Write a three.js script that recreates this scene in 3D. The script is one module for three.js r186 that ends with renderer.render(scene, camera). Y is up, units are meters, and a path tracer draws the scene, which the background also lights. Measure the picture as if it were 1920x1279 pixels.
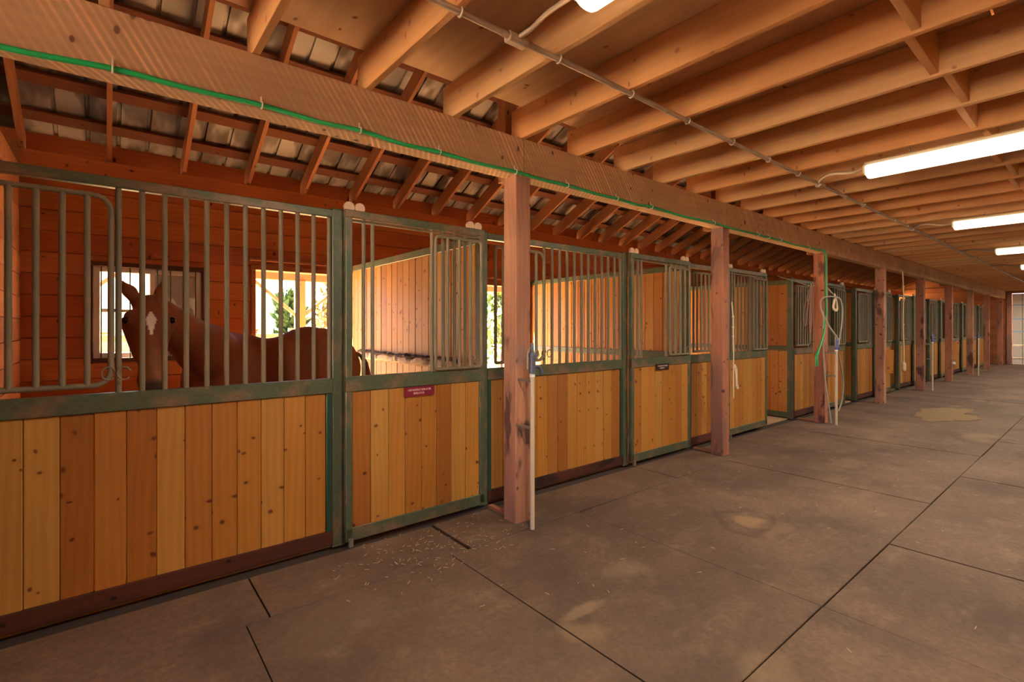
import * as THREE from 'three';
import { mergeGeometries } from 'three/addons/utils/BufferGeometryUtils.js';
import { MarchingCubes } from 'three/addons/objects/MarchingCubes.js';
import { Sky } from 'three/addons/objects/Sky.js';
import { RectAreaLightUniformsLib } from 'three/addons/lights/RectAreaLightUniformsLib.js';

// ---------------------------------------------------------------- camera, sky, sun, exposure
// World: x runs down the aisle, y up, z = -a, where a is the distance from the camera towards the stalls.
RectAreaLightUniformsLib.init();
const scene = new THREE.Scene();
const EYE = 1.5, FPX = 930.5, YAW = THREE.MathUtils.degToRad(50.70);
const camera = new THREE.PerspectiveCamera(2 * Math.atan(639.5 / FPX) * 180 / Math.PI, 1920 / 1279, 0.05, 300);
camera.position.set(0, EYE, 0);
camera.lookAt(Math.cos(YAW), EYE, -Math.sin(YAW));
camera.setViewOffset(1920, 1279, 0, 26, 1920, 1279);
const renderer = new THREE.WebGLRenderer({ antialias: true });
renderer.toneMapping = THREE.LinearToneMapping;
renderer.toneMappingExposure = 1.4;
renderer.shadowMap.enabled = true;

const SUN_DIR = new THREE.Vector3(-0.42, 0.86, -0.26).normalize();
const sky = new Sky();
sky.name = 'sky';
sky.scale.setScalar(1000);
sky.material.uniforms.turbidity.value = 10;
sky.material.uniforms.rayleigh.value = 0.6;
sky.material.uniforms.mieCoefficient.value = 0.006;
sky.material.uniforms.sunPosition.value.copy(SUN_DIR);
scene.add(sky);
scene.environmentIntensity = 1.1;
const sun = new THREE.DirectionalLight(0xfff0d2, 260.0);
sun.name = 'sun';
sun.position.copy(SUN_DIR).multiplyScalar(60).add(new THREE.Vector3(10, 0, -3));
sun.target.position.set(10, 0, -3);
sun.castShadow = true;
Object.assign(sun.shadow.camera, { left: -35, right: 35, top: 35, bottom: -35, near: 1, far: 140 });
sun.shadow.mapSize.set(4096, 4096);
scene.add(sun, sun.target);
const LAMP = { color: 0xfff1d6, power: 285, glow: 2.2 };

// ---------------------------------------------------------------- measured layout (metres)
const PER = 3.1256, X0 = 2.415, XS = 1.235, XD = 2.462, NST = 9;
const A_POST = 2.905, A_PANEL = 3.384, A_DOOR = 3.325, A_BACK = 6.3;
const BEAM0 = 2.66, BEAM1 = 2.955, JH = 0.24, X_END = 28.3, X_START = -9.2, X_LEFT = -0.6, A_OTHER = -1.75;
const JOIST = 0.6251, RAFTER = 0.6172, SLOPE = 0.5, EAVE_Y = 3.12;
const roofY = (a) => EAVE_Y + SLOPE * (A_BACK - a);

// ---------------------------------------------------------------- helpers
let seed = 20240611;
const rnd = () => { seed = (seed + 0x6d2b79f5) | 0; let t = Math.imul(seed ^ (seed >>> 15), 1 | seed); t = (t + Math.imul(t ^ (t >>> 7), 61 | t)) ^ t; return ((t ^ (t >>> 14)) >>> 0) / 4294967296; };
const rr = (a, b) => a + (b - a) * rnd();
const ri = (n) => Math.floor(rnd() * n);
const V = (x, y, a) => new THREE.Vector3(x, y, -a);
const clamp = (x, a, b) => Math.min(b, Math.max(a, x));
const smooth = (a, b, x) => { const t = clamp((x - a) / (b - a), 0, 1); return t * t * (3 - 2 * t); };
const mix = (a, b, t) => a + (b - a) * t;

const taken = {};
const ORD = ['first', 'second', 'third', 'fourth', 'fifth', 'sixth', 'seventh', 'eighth', 'ninth', 'tenth', 'eleventh', 'twelfth'];
const numbered = (n) => { const k = taken[n] = (taken[n] ?? -1) + 1; return k ? n + '_' + String(k).padStart(3, '0') : n; };
function shade(o) { o.traverse((m) => { if (m.isMesh) { m.castShadow = true; m.receiveShadow = true; } }); return o; }
function tag(o, label, category, group, kind) {
  o.userData = { label, category };
  if (group) o.userData.group = group;
  if (kind) o.userData.kind = kind;
  return o;
}
function thing(name, label, category, group, pos = [0, 0, 0]) {
  const o = new THREE.Group(); o.name = numbered(name); tag(o, label, category, group);
  o.position.set(pos[0], pos[1], -pos[2]); scene.add(o); return o;
}
function struct(name, label, category) {
  const o = new THREE.Group(); o.name = numbered(name); tag(o, label, category, null, 'structure'); scene.add(o); return o;
}
function part(parent, name, geo, mat, x = 0, y = 0, a = 0, label) {
  const m = new THREE.Mesh(geo, mat); m.name = name; m.position.set(x, y, -a); m.castShadow = m.receiveShadow = true;
  if (label) m.userData.label = label;
  parent.add(m); return m;
}

// A bar with chamfered long edges and uv in metres (v along the grain). size = [x, y, z], grain = 'x' | 'y' | 'z'.
const geoCache = new Map();
function bar(sx, sy, sz, grain = 'y', ch = 0.003, variant = 0) {
  const key = [sx, sy, sz, grain, ch, variant].map((v) => (typeof v === 'number' ? v.toFixed(4) : v)).join();
  if (geoCache.has(key)) return geoCache.get(key);
  const L = grain === 'x' ? sx : grain === 'y' ? sy : sz;
  const w = grain === 'x' ? sy : sx, d = grain === 'z' ? sy : sz;      // section before turning: w along X, d along Z, length along Y
  const hw = w / 2, hd = d / 2, c = Math.min(ch, hw * 0.45, hd * 0.45);
  const sec = [[hw, -hd + c], [hw, hd - c], [hw - c, hd], [-hw + c, hd], [-hw, hd - c], [-hw, -hd + c], [-hw + c, -hd], [hw - c, -hd]];
  const pos = [], uv = [], ou = (variant * 0.618034) % 1 * 2.4, ov = (variant * 0.7548777) % 1 * 3.6;
  let u = ou;
  for (let i = 0; i < 8; i++) {
    const [x0, z0] = sec[i], [x1, z1] = sec[(i + 1) % 8], l = Math.hypot(x1 - x0, z1 - z0);
    pos.push(x0, -L / 2, z0, x0, L / 2, z0, x1, L / 2, z1, x0, -L / 2, z0, x1, L / 2, z1, x1, -L / 2, z1);
    uv.push(u, ov, u, ov + L, u + l, ov + L, u, ov, u + l, ov + L, u + l, ov);
    u += l;
  }
  for (let i = 1; i < 7; i++) for (const s of [1, -1]) {
    const t = [sec[0], sec[i], sec[i + 1]]; if (s > 0) t.reverse();
    for (const [x, z] of t) { pos.push(x, s * L / 2, z); uv.push(ou + x, ov + z); }
  }
  const g = new THREE.BufferGeometry();
  g.setAttribute('position', new THREE.Float32BufferAttribute(pos, 3));
  g.setAttribute('uv', new THREE.Float32BufferAttribute(uv, 2));
  // winding outward
  const p = g.attributes.position, A = new THREE.Vector3(), B = new THREE.Vector3(), C = new THREE.Vector3();
  for (let i = 0; i < p.count; i += 3) {
    A.fromBufferAttribute(p, i); B.fromBufferAttribute(p, i + 1); C.fromBufferAttribute(p, i + 2);
    const n = B.clone().sub(A).cross(C.clone().sub(A)), m = A.clone().add(B).add(C);
    if (n.dot(m) < 0) {
      p.setXYZ(i + 1, C.x, C.y, C.z); p.setXYZ(i + 2, B.x, B.y, B.z);
      const q = g.attributes.uv, bx = q.getX(i + 1), by = q.getY(i + 1); q.setXY(i + 1, q.getX(i + 2), q.getY(i + 2)); q.setXY(i + 2, bx, by);
    }
  }
  if (grain === 'x') g.rotateZ(-Math.PI / 2);   // Y -> X, X -> -Y
  if (grain === 'z') { g.rotateX(Math.PI / 2); } // Y -> Z, Z -> -Y
  g.computeVertexNormals();
  geoCache.set(key, g);
  return g;
}
function rod(r, L, seg = 8) {   // upright round bar, base at 0
  const key = 'rod' + r + '_' + L.toFixed(3) + '_' + seg;
  if (!geoCache.has(key)) { const g = new THREE.CylinderGeometry(r, r, L, seg); g.translate(0, L / 2, 0); geoCache.set(key, g); }
  return geoCache.get(key);
}
const tube = (pts, r, n = 24, seg = 8, closed = false, tension = 0.5) => new THREE.TubeGeometry(new THREE.CatmullRomCurve3(pts, closed, 'catmullrom', tension), n, r, seg, closed);

// ---------------------------------------------------------------- noise and textures
function hash(x, y, s) { let h = Math.imul(x, 374761393) + Math.imul(y, 668265263) + Math.imul(s, 2147483647 ^ 0x5bd1e995); h = Math.imul(h ^ (h >>> 13), 1274126177); return ((h ^ (h >>> 16)) >>> 0) / 4294967296; }
function vnoise(x, y, px, py, s) {   // tiles after px, py lattice cells
  const ix = Math.floor(x), iy = Math.floor(y), fx = x - ix, fy = y - iy, u = fx * fx * (3 - 2 * fx), v = fy * fy * (3 - 2 * fy);
  const x0 = ix % px, x1 = x0 + 1 === px ? 0 : x0 + 1, y0 = iy % py, y1 = y0 + 1 === py ? 0 : y0 + 1;
  return mix(mix(hash(x0, y0, s), hash(x1, y0, s), u), mix(hash(x0, y1, s), hash(x1, y1, s), u), v);
}
function fbm(x, y, px, py, s, oct = 4) { let t = 0, a = 0.5; for (let o = 0; o < oct; o++) { t += a * vnoise(x, y, px, py, s + o); x *= 2; y *= 2; px *= 2; py *= 2; a *= 0.5; } return t / (1 - Math.pow(0.5, oct)); }
function makeTex(W, H, TU, TV, fn, srgb = true) {
  const data = new Uint8Array(W * H * 4);
  for (let j = 0; j < H; j++) for (let i = 0; i < W; i++) {
    const c = fn((i + 0.5) / W, (j + 0.5) / H), o = (j * W + i) * 4;
    for (let k = 0; k < 3; k++) data[o + k] = clamp(Math.round(c[k]), 0, 255);
    data[o + 3] = 255;
  }
  const t = new THREE.DataTexture(data, W, H);
  t.wrapS = t.wrapT = THREE.RepeatWrapping; t.magFilter = THREE.LinearFilter; t.minFilter = THREE.LinearMipmapLinearFilter; t.generateMipmaps = true;
  if (srgb) t.colorSpace = THREE.SRGBColorSpace;
  t.repeat.set(1 / TU, 1 / TV); t.needsUpdate = true;
  return t;
}
// Sawn softwood. light / dark in sRGB; knots per tile; rings = growth lines per metre.
function woodTex({ W = 512, H = 1024, TU = 1.2, TV = 2.4, light, dark, knotColor = [92, 42, 14], knots = 26, knotR = [0.008, 0.018], rings = 46, streak = 0.5, blotch = 0.35, s = 1, extra }) {
  const K = [];
  let q = s * 977 + 13; const r = () => { q = (Math.imul(q, 1664525) + 1013904223) >>> 0; return q / 4294967296; };
  for (let i = 0; i < knots; i++) K.push([r() * TU, r() * TV, knotR[0] + (knotR[1] - knotR[0]) * r() * r(), 0.55 + r() * 0.45, (r() - 0.5) * 1.2, 0.75 + r() * r() * 2.2]);
  const CU = Math.ceil(TU / 0.12), CV = Math.ceil(TV / 0.12), cells = Array.from({ length: CU * CV }, () => []);   // knots by neighbourhood
  for (const n of K) for (let i = 0; i < CU; i++) for (let j = 0; j < CV; j++) {
    let dx = (i + 0.5) * TU / CU - n[0], dy = (j + 0.5) * TV / CV - n[1]; dx -= TU * Math.round(dx / TU); dy -= TV * Math.round(dy / TV);
    if (Math.abs(dx) < n[2] * 6 + 0.07 && Math.abs(dy) < n[2] * 8 + 0.07) cells[i + j * CU].push(n);
  }
  return makeTex(W, H, TU, TV, (fu, fv) => {
    const x = fu * TU, y = fv * TV;
    let push = 0, kd = 0, halo = 0;
    for (const [kx, ky, kr, ks, kt, asp] of cells[Math.min(CU - 1, Math.floor(fu * CU)) + Math.min(CV - 1, Math.floor(fv * CV)) * CU]) {
      let dx = x - kx, dy = y - ky; dx -= TU * Math.round(dx / TU); dy -= TV * Math.round(dy / TV);
      if (Math.abs(dx) > kr * 6 || Math.abs(dy) > kr * 8) continue;
      const ex = dx + kt * dy * 0.4, d = Math.hypot(ex / asp, dy * (0.8 + 0.25 * (asp - 0.75))) / kr;
      push += Math.sign(ex || 1) * kr * 0.9 * Math.exp(-d * d * 0.22);
      kd = Math.max(kd, ks * (1 - smooth(0.65, 1.15, d + 0.25 * (fbm(fu * 60, fv * 120, 60, 120, 7, 2) - 0.5))));
      halo = Math.max(halo, 0.35 * ks * Math.exp(-d * 0.9));
    }
    const warp = (fbm(fu * 3, fv * 3, 3, 3, s * 5 + 1) - 0.5) * 0.09 + push;
    const ph = (x + warp) * rings * 6.283, gr = 0.5 + 0.5 * Math.sin(ph + 2.5 * fbm(fu * 4, fv * 2, 4, 2, s + 3));
    const fine = vnoise(fu * 220, fv * 14, 220, 14, s + 40), fine2 = vnoise(fu * 90, fv * 5, 90, 5, s + 50);
    const bl = fbm(fu * 5, fv * 4, 5, 4, s + 60);
    let t = streak * (0.45 * gr + 0.3 * fine + 0.25 * fine2) + blotch * (bl - 0.3) * 1.6;
    t = clamp(t, 0, 1);
    const c = [0, 1, 2].map((k) => mix(light[k], dark[k], t));
    for (let k = 0; k < 3; k++) { c[k] = mix(c[k], dark[k] * 0.85, halo); c[k] = mix(c[k], knotColor[k], kd); }
    if (extra) extra(c, fu, fv, x, y);
    return c;
  });
}
const grayTex = (W, H, TU, TV, fn) => makeTex(W, H, TU, TV, (u, v) => { const g = 255 * clamp(fn(u, v), 0, 1); return [g, g, g]; }, false);

const texPine = woodTex({ W: 1024, H: 1536, TU: 2.4, TV: 3.6, light: [192, 144, 70], dark: [154, 102, 40], knots: 230, knotR: [0.006, 0.019], rings: 24, streak: 0.42, blotch: 0.4, s: 3 });
const sawMark = (fu, fv, x, y) => { const p = (y + x * 0.5 + 0.14 * x * x) * 25 + 1.2 * fbm(fu * 3, fv * 3, 3, 3, 88, 2); return Math.pow(0.5 + 0.5 * Math.sin(p * 6.283), 2) * (0.15 + 0.85 * vnoise(p * 0.9 + 10, fu * 5, 9999, 5, 77)); };
const texBeam = woodTex({ light: [226, 186, 146], dark: [192, 152, 114], knotColor: [92, 58, 38], knots: 30, knotR: [0.01, 0.022], rings: 16, streak: 0.35, blotch: 0.45, s: 5,
  extra: (c, fu, fv, x, y) => { const sw = sawMark(fu, fv, x, y), m = smooth(0.1, 0.55, fbm(fu * 3, fv * 4, 3, 4, 90, 3)); for (let k = 0; k < 3; k++) c[k] *= 0.86 + 0.36 * sw * m; } });
const bumpBeam = grayTex(512, 1024, 1.2, 2.4, (fu, fv) => { const x = fu * 1.2, y = fv * 2.4, sw = sawMark(fu, fv, x, y); return 0.35 * sw + 0.65 * fbm(fu * 60, fv * 60, 60, 60, 91, 3); });
const texJoist = woodTex({ light: [212, 168, 118], dark: [186, 138, 90], knotColor: [158, 104, 68], knots: 20, knotR: [0.008, 0.02], rings: 18, streak: 0.3, blotch: 0.35, s: 9 });
const texPly = woodTex({ light: [204, 170, 136], dark: [170, 136, 104], knotColor: [110, 66, 42], knots: 18, knotR: [0.01, 0.025], rings: 9, streak: 0.35, blotch: 0.75, s: 11 });
const texPost = woodTex({ light: [192, 138, 108], dark: [144, 98, 78], knotColor: [62, 34, 28], knots: 34, knotR: [0.01, 0.028], rings: 20, streak: 0.4, blotch: 0.85, s: 13,
  extra: (c, fu, fv) => { const d = smooth(0.6, 0.74, fbm(fu * 9, fv * 7, 9, 7, 131, 4)), gy = smooth(0.64, 0.76, fbm(fu * 4, fv * 3, 4, 3, 151, 4)); for (let k = 0; k < 3; k++) { c[k] = mix(c[k], [66, 42, 40][k], d * 0.75); c[k] = mix(c[k], [122, 104, 100][k], gy * 0.6); } } });
const texBack = woodTex({ light: [186, 114, 56], dark: [144, 78, 32], knotColor: [70, 26, 10], knots: 18, knotR: [0.008, 0.018], rings: 22, streak: 0.4, blotch: 0.6, s: 17 });
const texRafter = woodTex({ light: [172, 118, 76], dark: [134, 84, 50], knotColor: [80, 36, 18], knots: 26, knotR: [0.008, 0.018], rings: 22, streak: 0.4, blotch: 0.5, s: 19 });
const bumpWood = grayTex(512, 512, 0.6, 1.2, (u, v) => 0.6 * vnoise(u * 160, v * 8, 160, 8, 5) + 0.4 * fbm(u * 40, v * 12, 40, 12, 6, 3));
// Rubber mats: one aisle-sized sheet in world metres (10 m along, 5 m across), dust, scuffs and the stains seen in the photograph.
const FTU = 10, FTV = 5;
const stains = [ // [x, a, rx, ra, colour, strength, seed]
  [3.87, 1.83, 0.10, 0.13, [176, 144, 108], 0.6, 1], [3.85, 1.6, 0.2, 0.06, [150, 124, 100], 0.35, 9], [1.84, 1.66, 0.1, 0.1, [160, 134, 98], 0.45, 2], [1.95, 1.8, 0.16, 0.035, [176, 150, 120], 0.4, 12],
  [2.25, 1.0, 0.12, 0.12, [150, 128, 98], 0.45, 3], [2.5, 1.9, 0.15, 0.12, [150, 130, 112], 0.4, 4], [0.9, 2.5, 0.3, 0.2, [140, 122, 104], 0.25, 5], [7.9, 2.0, 0.5, 0.25, [150, 124, 98], 0.35, 6], [6.3, 1.9, 0.35, 0.14, [158, 134, 110], 0.4, 7], [9.2, 1.2, 0.4, 0.15, [160, 134, 100], 0.4, 8],
];
const rings_ = [[3.87, 1.83, 0.27, 0.2, 0.32], [5.2, 2.3, 0.34, 0.2, 0.15]];
const texMat = makeTex(2048, 1024, FTU, FTV, (fu, fv) => {
  const x = fu * FTU, a = fv * FTV - 1.4;
  const big = fbm(fu * 14, fv * 7, 14, 7, 201, 5), mid = fbm(fu * 60, fv * 30, 60, 30, 211, 4), fine = fbm(fu * 600, fv * 300, 600, 300, 221, 2), scuff = fbm(fu * 50, fv * 90, 50, 90, 231, 3);
  let c = [112 + 26 * (big - 0.5) * 2, 90 + 22 * (big - 0.5) * 2, 75 + 19 * (big - 0.5) * 2];
  const dust = smooth(0.5, 0.8, mid) * 0.5 + smooth(0.6, 0.85, scuff) * 0.35, dark = smooth(0.55, 0.8, fbm(fu * 24, fv * 12, 24, 12, 241, 4)) * 0.35;
  for (let k = 0; k < 3; k++) { c[k] = mix(c[k], [150, 128, 108][k], dust * 0.5); c[k] = mix(c[k], [72, 58, 52][k], dark); c[k] *= 0.9 + 0.2 * fine; }
  for (const [sx, sa, rx, ra, col, st, sd] of stains) {
    const d = Math.hypot((x - sx) / rx, (a - sa) / ra); if (d > 2.2) continue;
    const m = st * (1 - smooth(0.5, 1.4, d + 1.6 * (fbm(fu * 80, fv * 40, 80, 40, 300 + sd, 4) - 0.5)));
    for (let k = 0; k < 3; k++) c[k] = mix(c[k], col[k], m);
  }
  for (const [sx, sa, rx, ra, st] of rings_) {
    const d = Math.hypot((x - sx) / rx, (a - sa) / ra) + 0.9 * (fbm(fu * 50, fv * 25, 50, 25, 333, 4) - 0.5), m = st * Math.exp(-Math.pow((d - 1) * 6, 2)) * smooth(0.35, 0.6, fbm(fu * 40, fv * 20, 40, 20, 343, 3));
    for (let k = 0; k < 3; k++) c[k] = mix(c[k], [66, 48, 42][k], m);
  }
  return c;
});
const bumpMat = grayTex(512, 512, 0.5, 0.5, (u, v) => fbm(u * 90, v * 90, 90, 90, 3, 3));
const texDirtyGreen = makeTex(256, 512, 0.6, 1.2, (u, v) => { const d = fbm(u * 5, v * 7, 5, 7, 401, 5), f = fbm(u * 60, v * 60, 60, 60, 411, 2), m = smooth(0.42, 0.72, d); return [0, 1, 2].map((k) => mix([80, 92, 72][k], [118, 100, 80][k], m) * (0.9 + 0.2 * f)); });
const texBar = makeTex(128, 512, 0.3, 1.2, (u, v) => { const d = fbm(u * 3, v * 8, 3, 8, 421, 4); return [0, 1, 2].map((k) => mix([112, 110, 90][k], [132, 118, 98][k], smooth(0.35, 0.7, d))); });
const texSteelRoof = makeTex(256, 256, 2, 2, (u, v) => { const d = fbm(u * 5, v * 5, 5, 5, 431, 5), st = smooth(0.6, 0.75, fbm(u * 7, v * 3, 7, 3, 441, 4)); return [0, 1, 2].map((k) => mix([150, 140, 136][k] * (0.8 + 0.35 * d), [70, 54, 46][k], st * 0.8)); });
const texGravel = makeTex(512, 512, 3, 3, (u, v) => { const f = fbm(u * 200, v * 200, 200, 200, 451, 2), d = fbm(u * 8, v * 8, 8, 8, 461, 4); return [0, 1, 2].map((k) => [226, 210, 184][k] * (0.74 + 0.3 * f + 0.12 * d)); });

const std = (o) => new THREE.MeshStandardMaterial(o);
const tints = (tex, list, extra = {}) => list.map((c) => std({ map: tex, color: new THREE.Color(c), roughness: 0.7, bumpMap: bumpWood, bumpScale: 0.0006, ...extra }));
const M = {
  pine: tints(texPine, ['#ffffff', '#fff2da', '#ecd4b8', '#ffeac8', '#dcbe9e', '#f0dcb8'], { roughness: 0.55 }),
  pineWorn: std({ map: texPine, color: '#e6cfb4', roughness: 0.75 }),
  beam: std({ map: texBeam, roughness: 0.85, bumpMap: bumpBeam, bumpScale: 0.001 }),
  joist: tints(texJoist, ['#ffffff', '#f6e6d6', '#ffeedd']),
  ply: tints(texPly, ['#ffffff', '#f0e0d2', '#fff4ea'], { roughness: 0.85 }),
  post: tints(texPost, ['#ffffff', '#f4e2dc', '#ffe9df'], { roughness: 0.8, bumpScale: 0.001 }),
  back: tints(texBack, ['#ffffff', '#f2dccc', '#ffe8d6'], { roughness: 0.7 }),
  rafter: tints(texRafter, ['#f0e2d4', '#dcc8b6'], { roughness: 0.8 }),
  purlin: std({ map: texRafter, color: '#a8876e', roughness: 0.85 }),
  green: std({ map: texDirtyGreen, roughness: 0.45, metalness: 0.15 }),
  greenDeep: std({ color: '#2c4a3c', roughness: 0.4, metalness: 0.15 }),
  bar: std({ map: texBar, roughness: 0.6 }),
  mat: std({ map: texMat, color: '#ece6e2', roughness: 0.82, bumpMap: bumpMat, bumpScale: 0.0012 }),
  sill: std({ map: texPost, color: '#7a5444', roughness: 0.9 }),
  dusty: std({ map: texPost, color: '#e8cfb4', roughness: 0.95 }),
  slab: std({ color: '#3a302a', roughness: 0.95 }),
  bedding: std({ color: '#a98a63', roughness: 1 }),
  roof: std({ map: texSteelRoof, roughness: 0.5, metalness: 0.2, side: THREE.DoubleSide }),
  gravel: std({ map: texGravel, roughness: 0.95 }),
  apron: std({ map: texGravel, color: '#ffffff', roughness: 0.95 }),
  dirt: std({ map: texGravel, color: '#a08c70', roughness: 1 }),
  pvc: std({ color: '#cfbda4', roughness: 0.4 }),
  steel: std({ color: '#9b948a', roughness: 0.4, metalness: 0.7 }),
  conduit: std({ color: '#b8a898', roughness: 0.45, metalness: 0.35 }),
  hydrant: std({ color: '#5a6076', roughness: 0.5, metalness: 0.3 }),
  hydrantBlue: std({ color: '#5a5f9c', roughness: 0.5 }),
  hose: std({ color: '#1fa561', roughness: 0.4 }),
  hosePale: std({ color: '#9c9484', roughness: 0.6 }),
  tie: std({ color: '#efe9dd', roughness: 0.5 }),
  rope: std({ color: '#cdb48f', roughness: 0.95 }),
  ropeWhite: std({ color: '#e2cdb0', roughness: 0.95 }),
  leather: std({ color: '#8d6f5c', roughness: 0.8 }),
  strapPink: std({ color: '#9a6a66', roughness: 0.85 }),
  roller: std({ color: '#e6cdb2', roughness: 0.6 }),
  vinyl: std({ color: '#d6cabd', roughness: 0.5 }),
  darkWood: std({ color: '#4a2615', roughness: 0.8 }),
  glass: new THREE.MeshPhysicalMaterial({ color: '#ffffff', transmission: 1, thickness: 0, roughness: 0.05 }),
  frosted: new THREE.MeshPhysicalMaterial({ color: '#8f8378', transmission: 0.3, thickness: 0, roughness: 0.6 }),
  lampShell: std({ color: '#e6d6b4', roughness: 0.5 }),
  lampLens: std({ color: '#fff6e4', roughness: 0.4, emissive: new THREE.Color('#fff0d2'), emissiveIntensity: LAMP.glow }),
  white: std({ color: '#efe6da', roughness: 0.55 }),
  doorRail: std({ color: '#8f8578', roughness: 0.5 }),
  crust: std({ color: '#d9cdb8', roughness: 1 }),
  crustDark: std({ color: '#5d4a3c', roughness: 1 }),
  board: std({ map: texPine, color: '#ffe9cf', roughness: 0.7 }),
};

// ================================================================ SETTING
// ---------------------------------------------------------------- floor of rubber mats
{
  const floor = struct('floor', 'brown rubber stall mats laid over a slab down the aisle', 'floor');
  part(floor, 'slab', bar(X_END - X_START, 0.2, A_BACK - A_OTHER - 0.0, 'x', 0.001), M.slab, (X_END + X_START) / 2, -0.122, (A_BACK + A_OTHER) / 2);
  const mats = (x0, x1, a0, a1) => {
    const w = x1 - x0, d = a1 - a0, h = 0.018;
    const g = bar(w, h, d, 'x', 0.0035).clone();
    const p = g.attributes.position, uv = g.attributes.uv, cx = (x0 + x1) / 2, ca = (a0 + a1) / 2;
    for (let i = 0; i < p.count; i++) uv.setXY(i, p.getX(i) + cx, -p.getZ(i) + ca + 1.4);
    const m = part(floor, 'rubber_mat', g, M.mat, cx, -0.012 + rr(-0.0025, 0.0025), ca);
    m.rotation.set(rr(-1, 1) * 0.0018, rr(-1, 1) * 0.0022, rr(-1, 1) * 0.0018);
  };
  const g = 0.0035;
  for (let k = -8; k < 23; k++) {
    const x0 = Math.max(X_START + 0.02, 0.545 + 1.22 * k);
    if (x0 > X_END - 0.2) break;
    const x1 = Math.min(0.545 + 1.22 * (k + 1), X_END - 0.02);
    mats(x0 + g, x1 - g, 1.01 + g, 2.79 - g * (k === 2 ? 4 : 1));
    mats(x0 + g, x1 - g, -0.77 + g, 1.01 - g);
    mats(x0 + g, x1 - g, A_OTHER + 0.02, -0.77 - g);
  }
  for (let k = -1; k < 22; k++) {
    const x0 = 0.66 + 1.25 * k, x1 = Math.min(x0 + 1.25, X_END - 0.02);
    if (x0 < X_END - 0.2) mats(x0 + (k === 1 ? 0.014 : 0.005), x1 - (k === 0 ? 0.012 : 0.005), 2.79 + g, A_BACK > 0 ? 3.30 : 0);
  }
  // stall bedding floors, one per stall
  for (let k = 0; k < NST; k++) part(floor, 'stall_bedding', bar(PER - 0.08, 0.02, A_BACK - 3.45, 'x', 0.002), M.bedding, XD + PER * (k - 0.5), -0.012, (A_BACK + 3.45) / 2);
}
// ---------------------------------------------------------------- ceiling: plywood on joists, with blocking
{
  const ceil = struct('ceiling', 'plywood loft floor carried on timber joists above the aisle', 'ceiling');
  const aEnd = 3.03, aFar = A_OTHER, len = aEnd - aFar;
  const jg = [0, 1, 2, 3].map((v) => bar(0.04, JH, len, 'z', 0.003, v));
  for (let k = -16; k < 44; k++) {
    const x = 1.225 + 0.02 + JOIST * k;
    if (x > X_END - 0.05 || x < X_START + 0.05) continue;
    part(ceil, 'joist', jg[ri(4)], M.joist[ri(3)], x, BEAM1 + JH / 2, (aEnd + aFar) / 2);
    if (k > -16 && k < 38) part(ceil, 'blocking', bar(JOIST - 0.042, JH - 0.02, 0.04, 'x', 0.003, k & 3), M.joist[ri(3)], x + JOIST / 2, BEAM1 + JH / 2 + 0.006, 0.655 + (k & 1 ? 0.022 : -0.022));
  }
  const pg = [0, 1, 2].map((v) => bar(JOIST * 2 - 0.004, 0.018, 2.43, 'z', 0.001, v));
  for (let k = -9; k < 22; k++) for (let r = 0; r < 2; r++) {
    const x = 1.245 + JOIST * 2 * (k + 0.5);
    if (x > X_END - 0.3 || x < X_START + 0.3) continue;
    const a1 = (r ? 0.43 : 2.88 + (k === 0 ? 0.03 : rr(-0.04, 0.07)));
    part(ceil, 'plywood_sheet', r ? pg[ri(3)] : bar(JOIST * 2 - 0.004, 0.018, a1 - 0.44, 'z', 0.001, ri(3)), M.ply[ri(3)], x, BEAM1 + JH + 0.0095, r ? 0.43 - 1.22 : (a1 + 0.44) / 2);
  }
}
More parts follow.
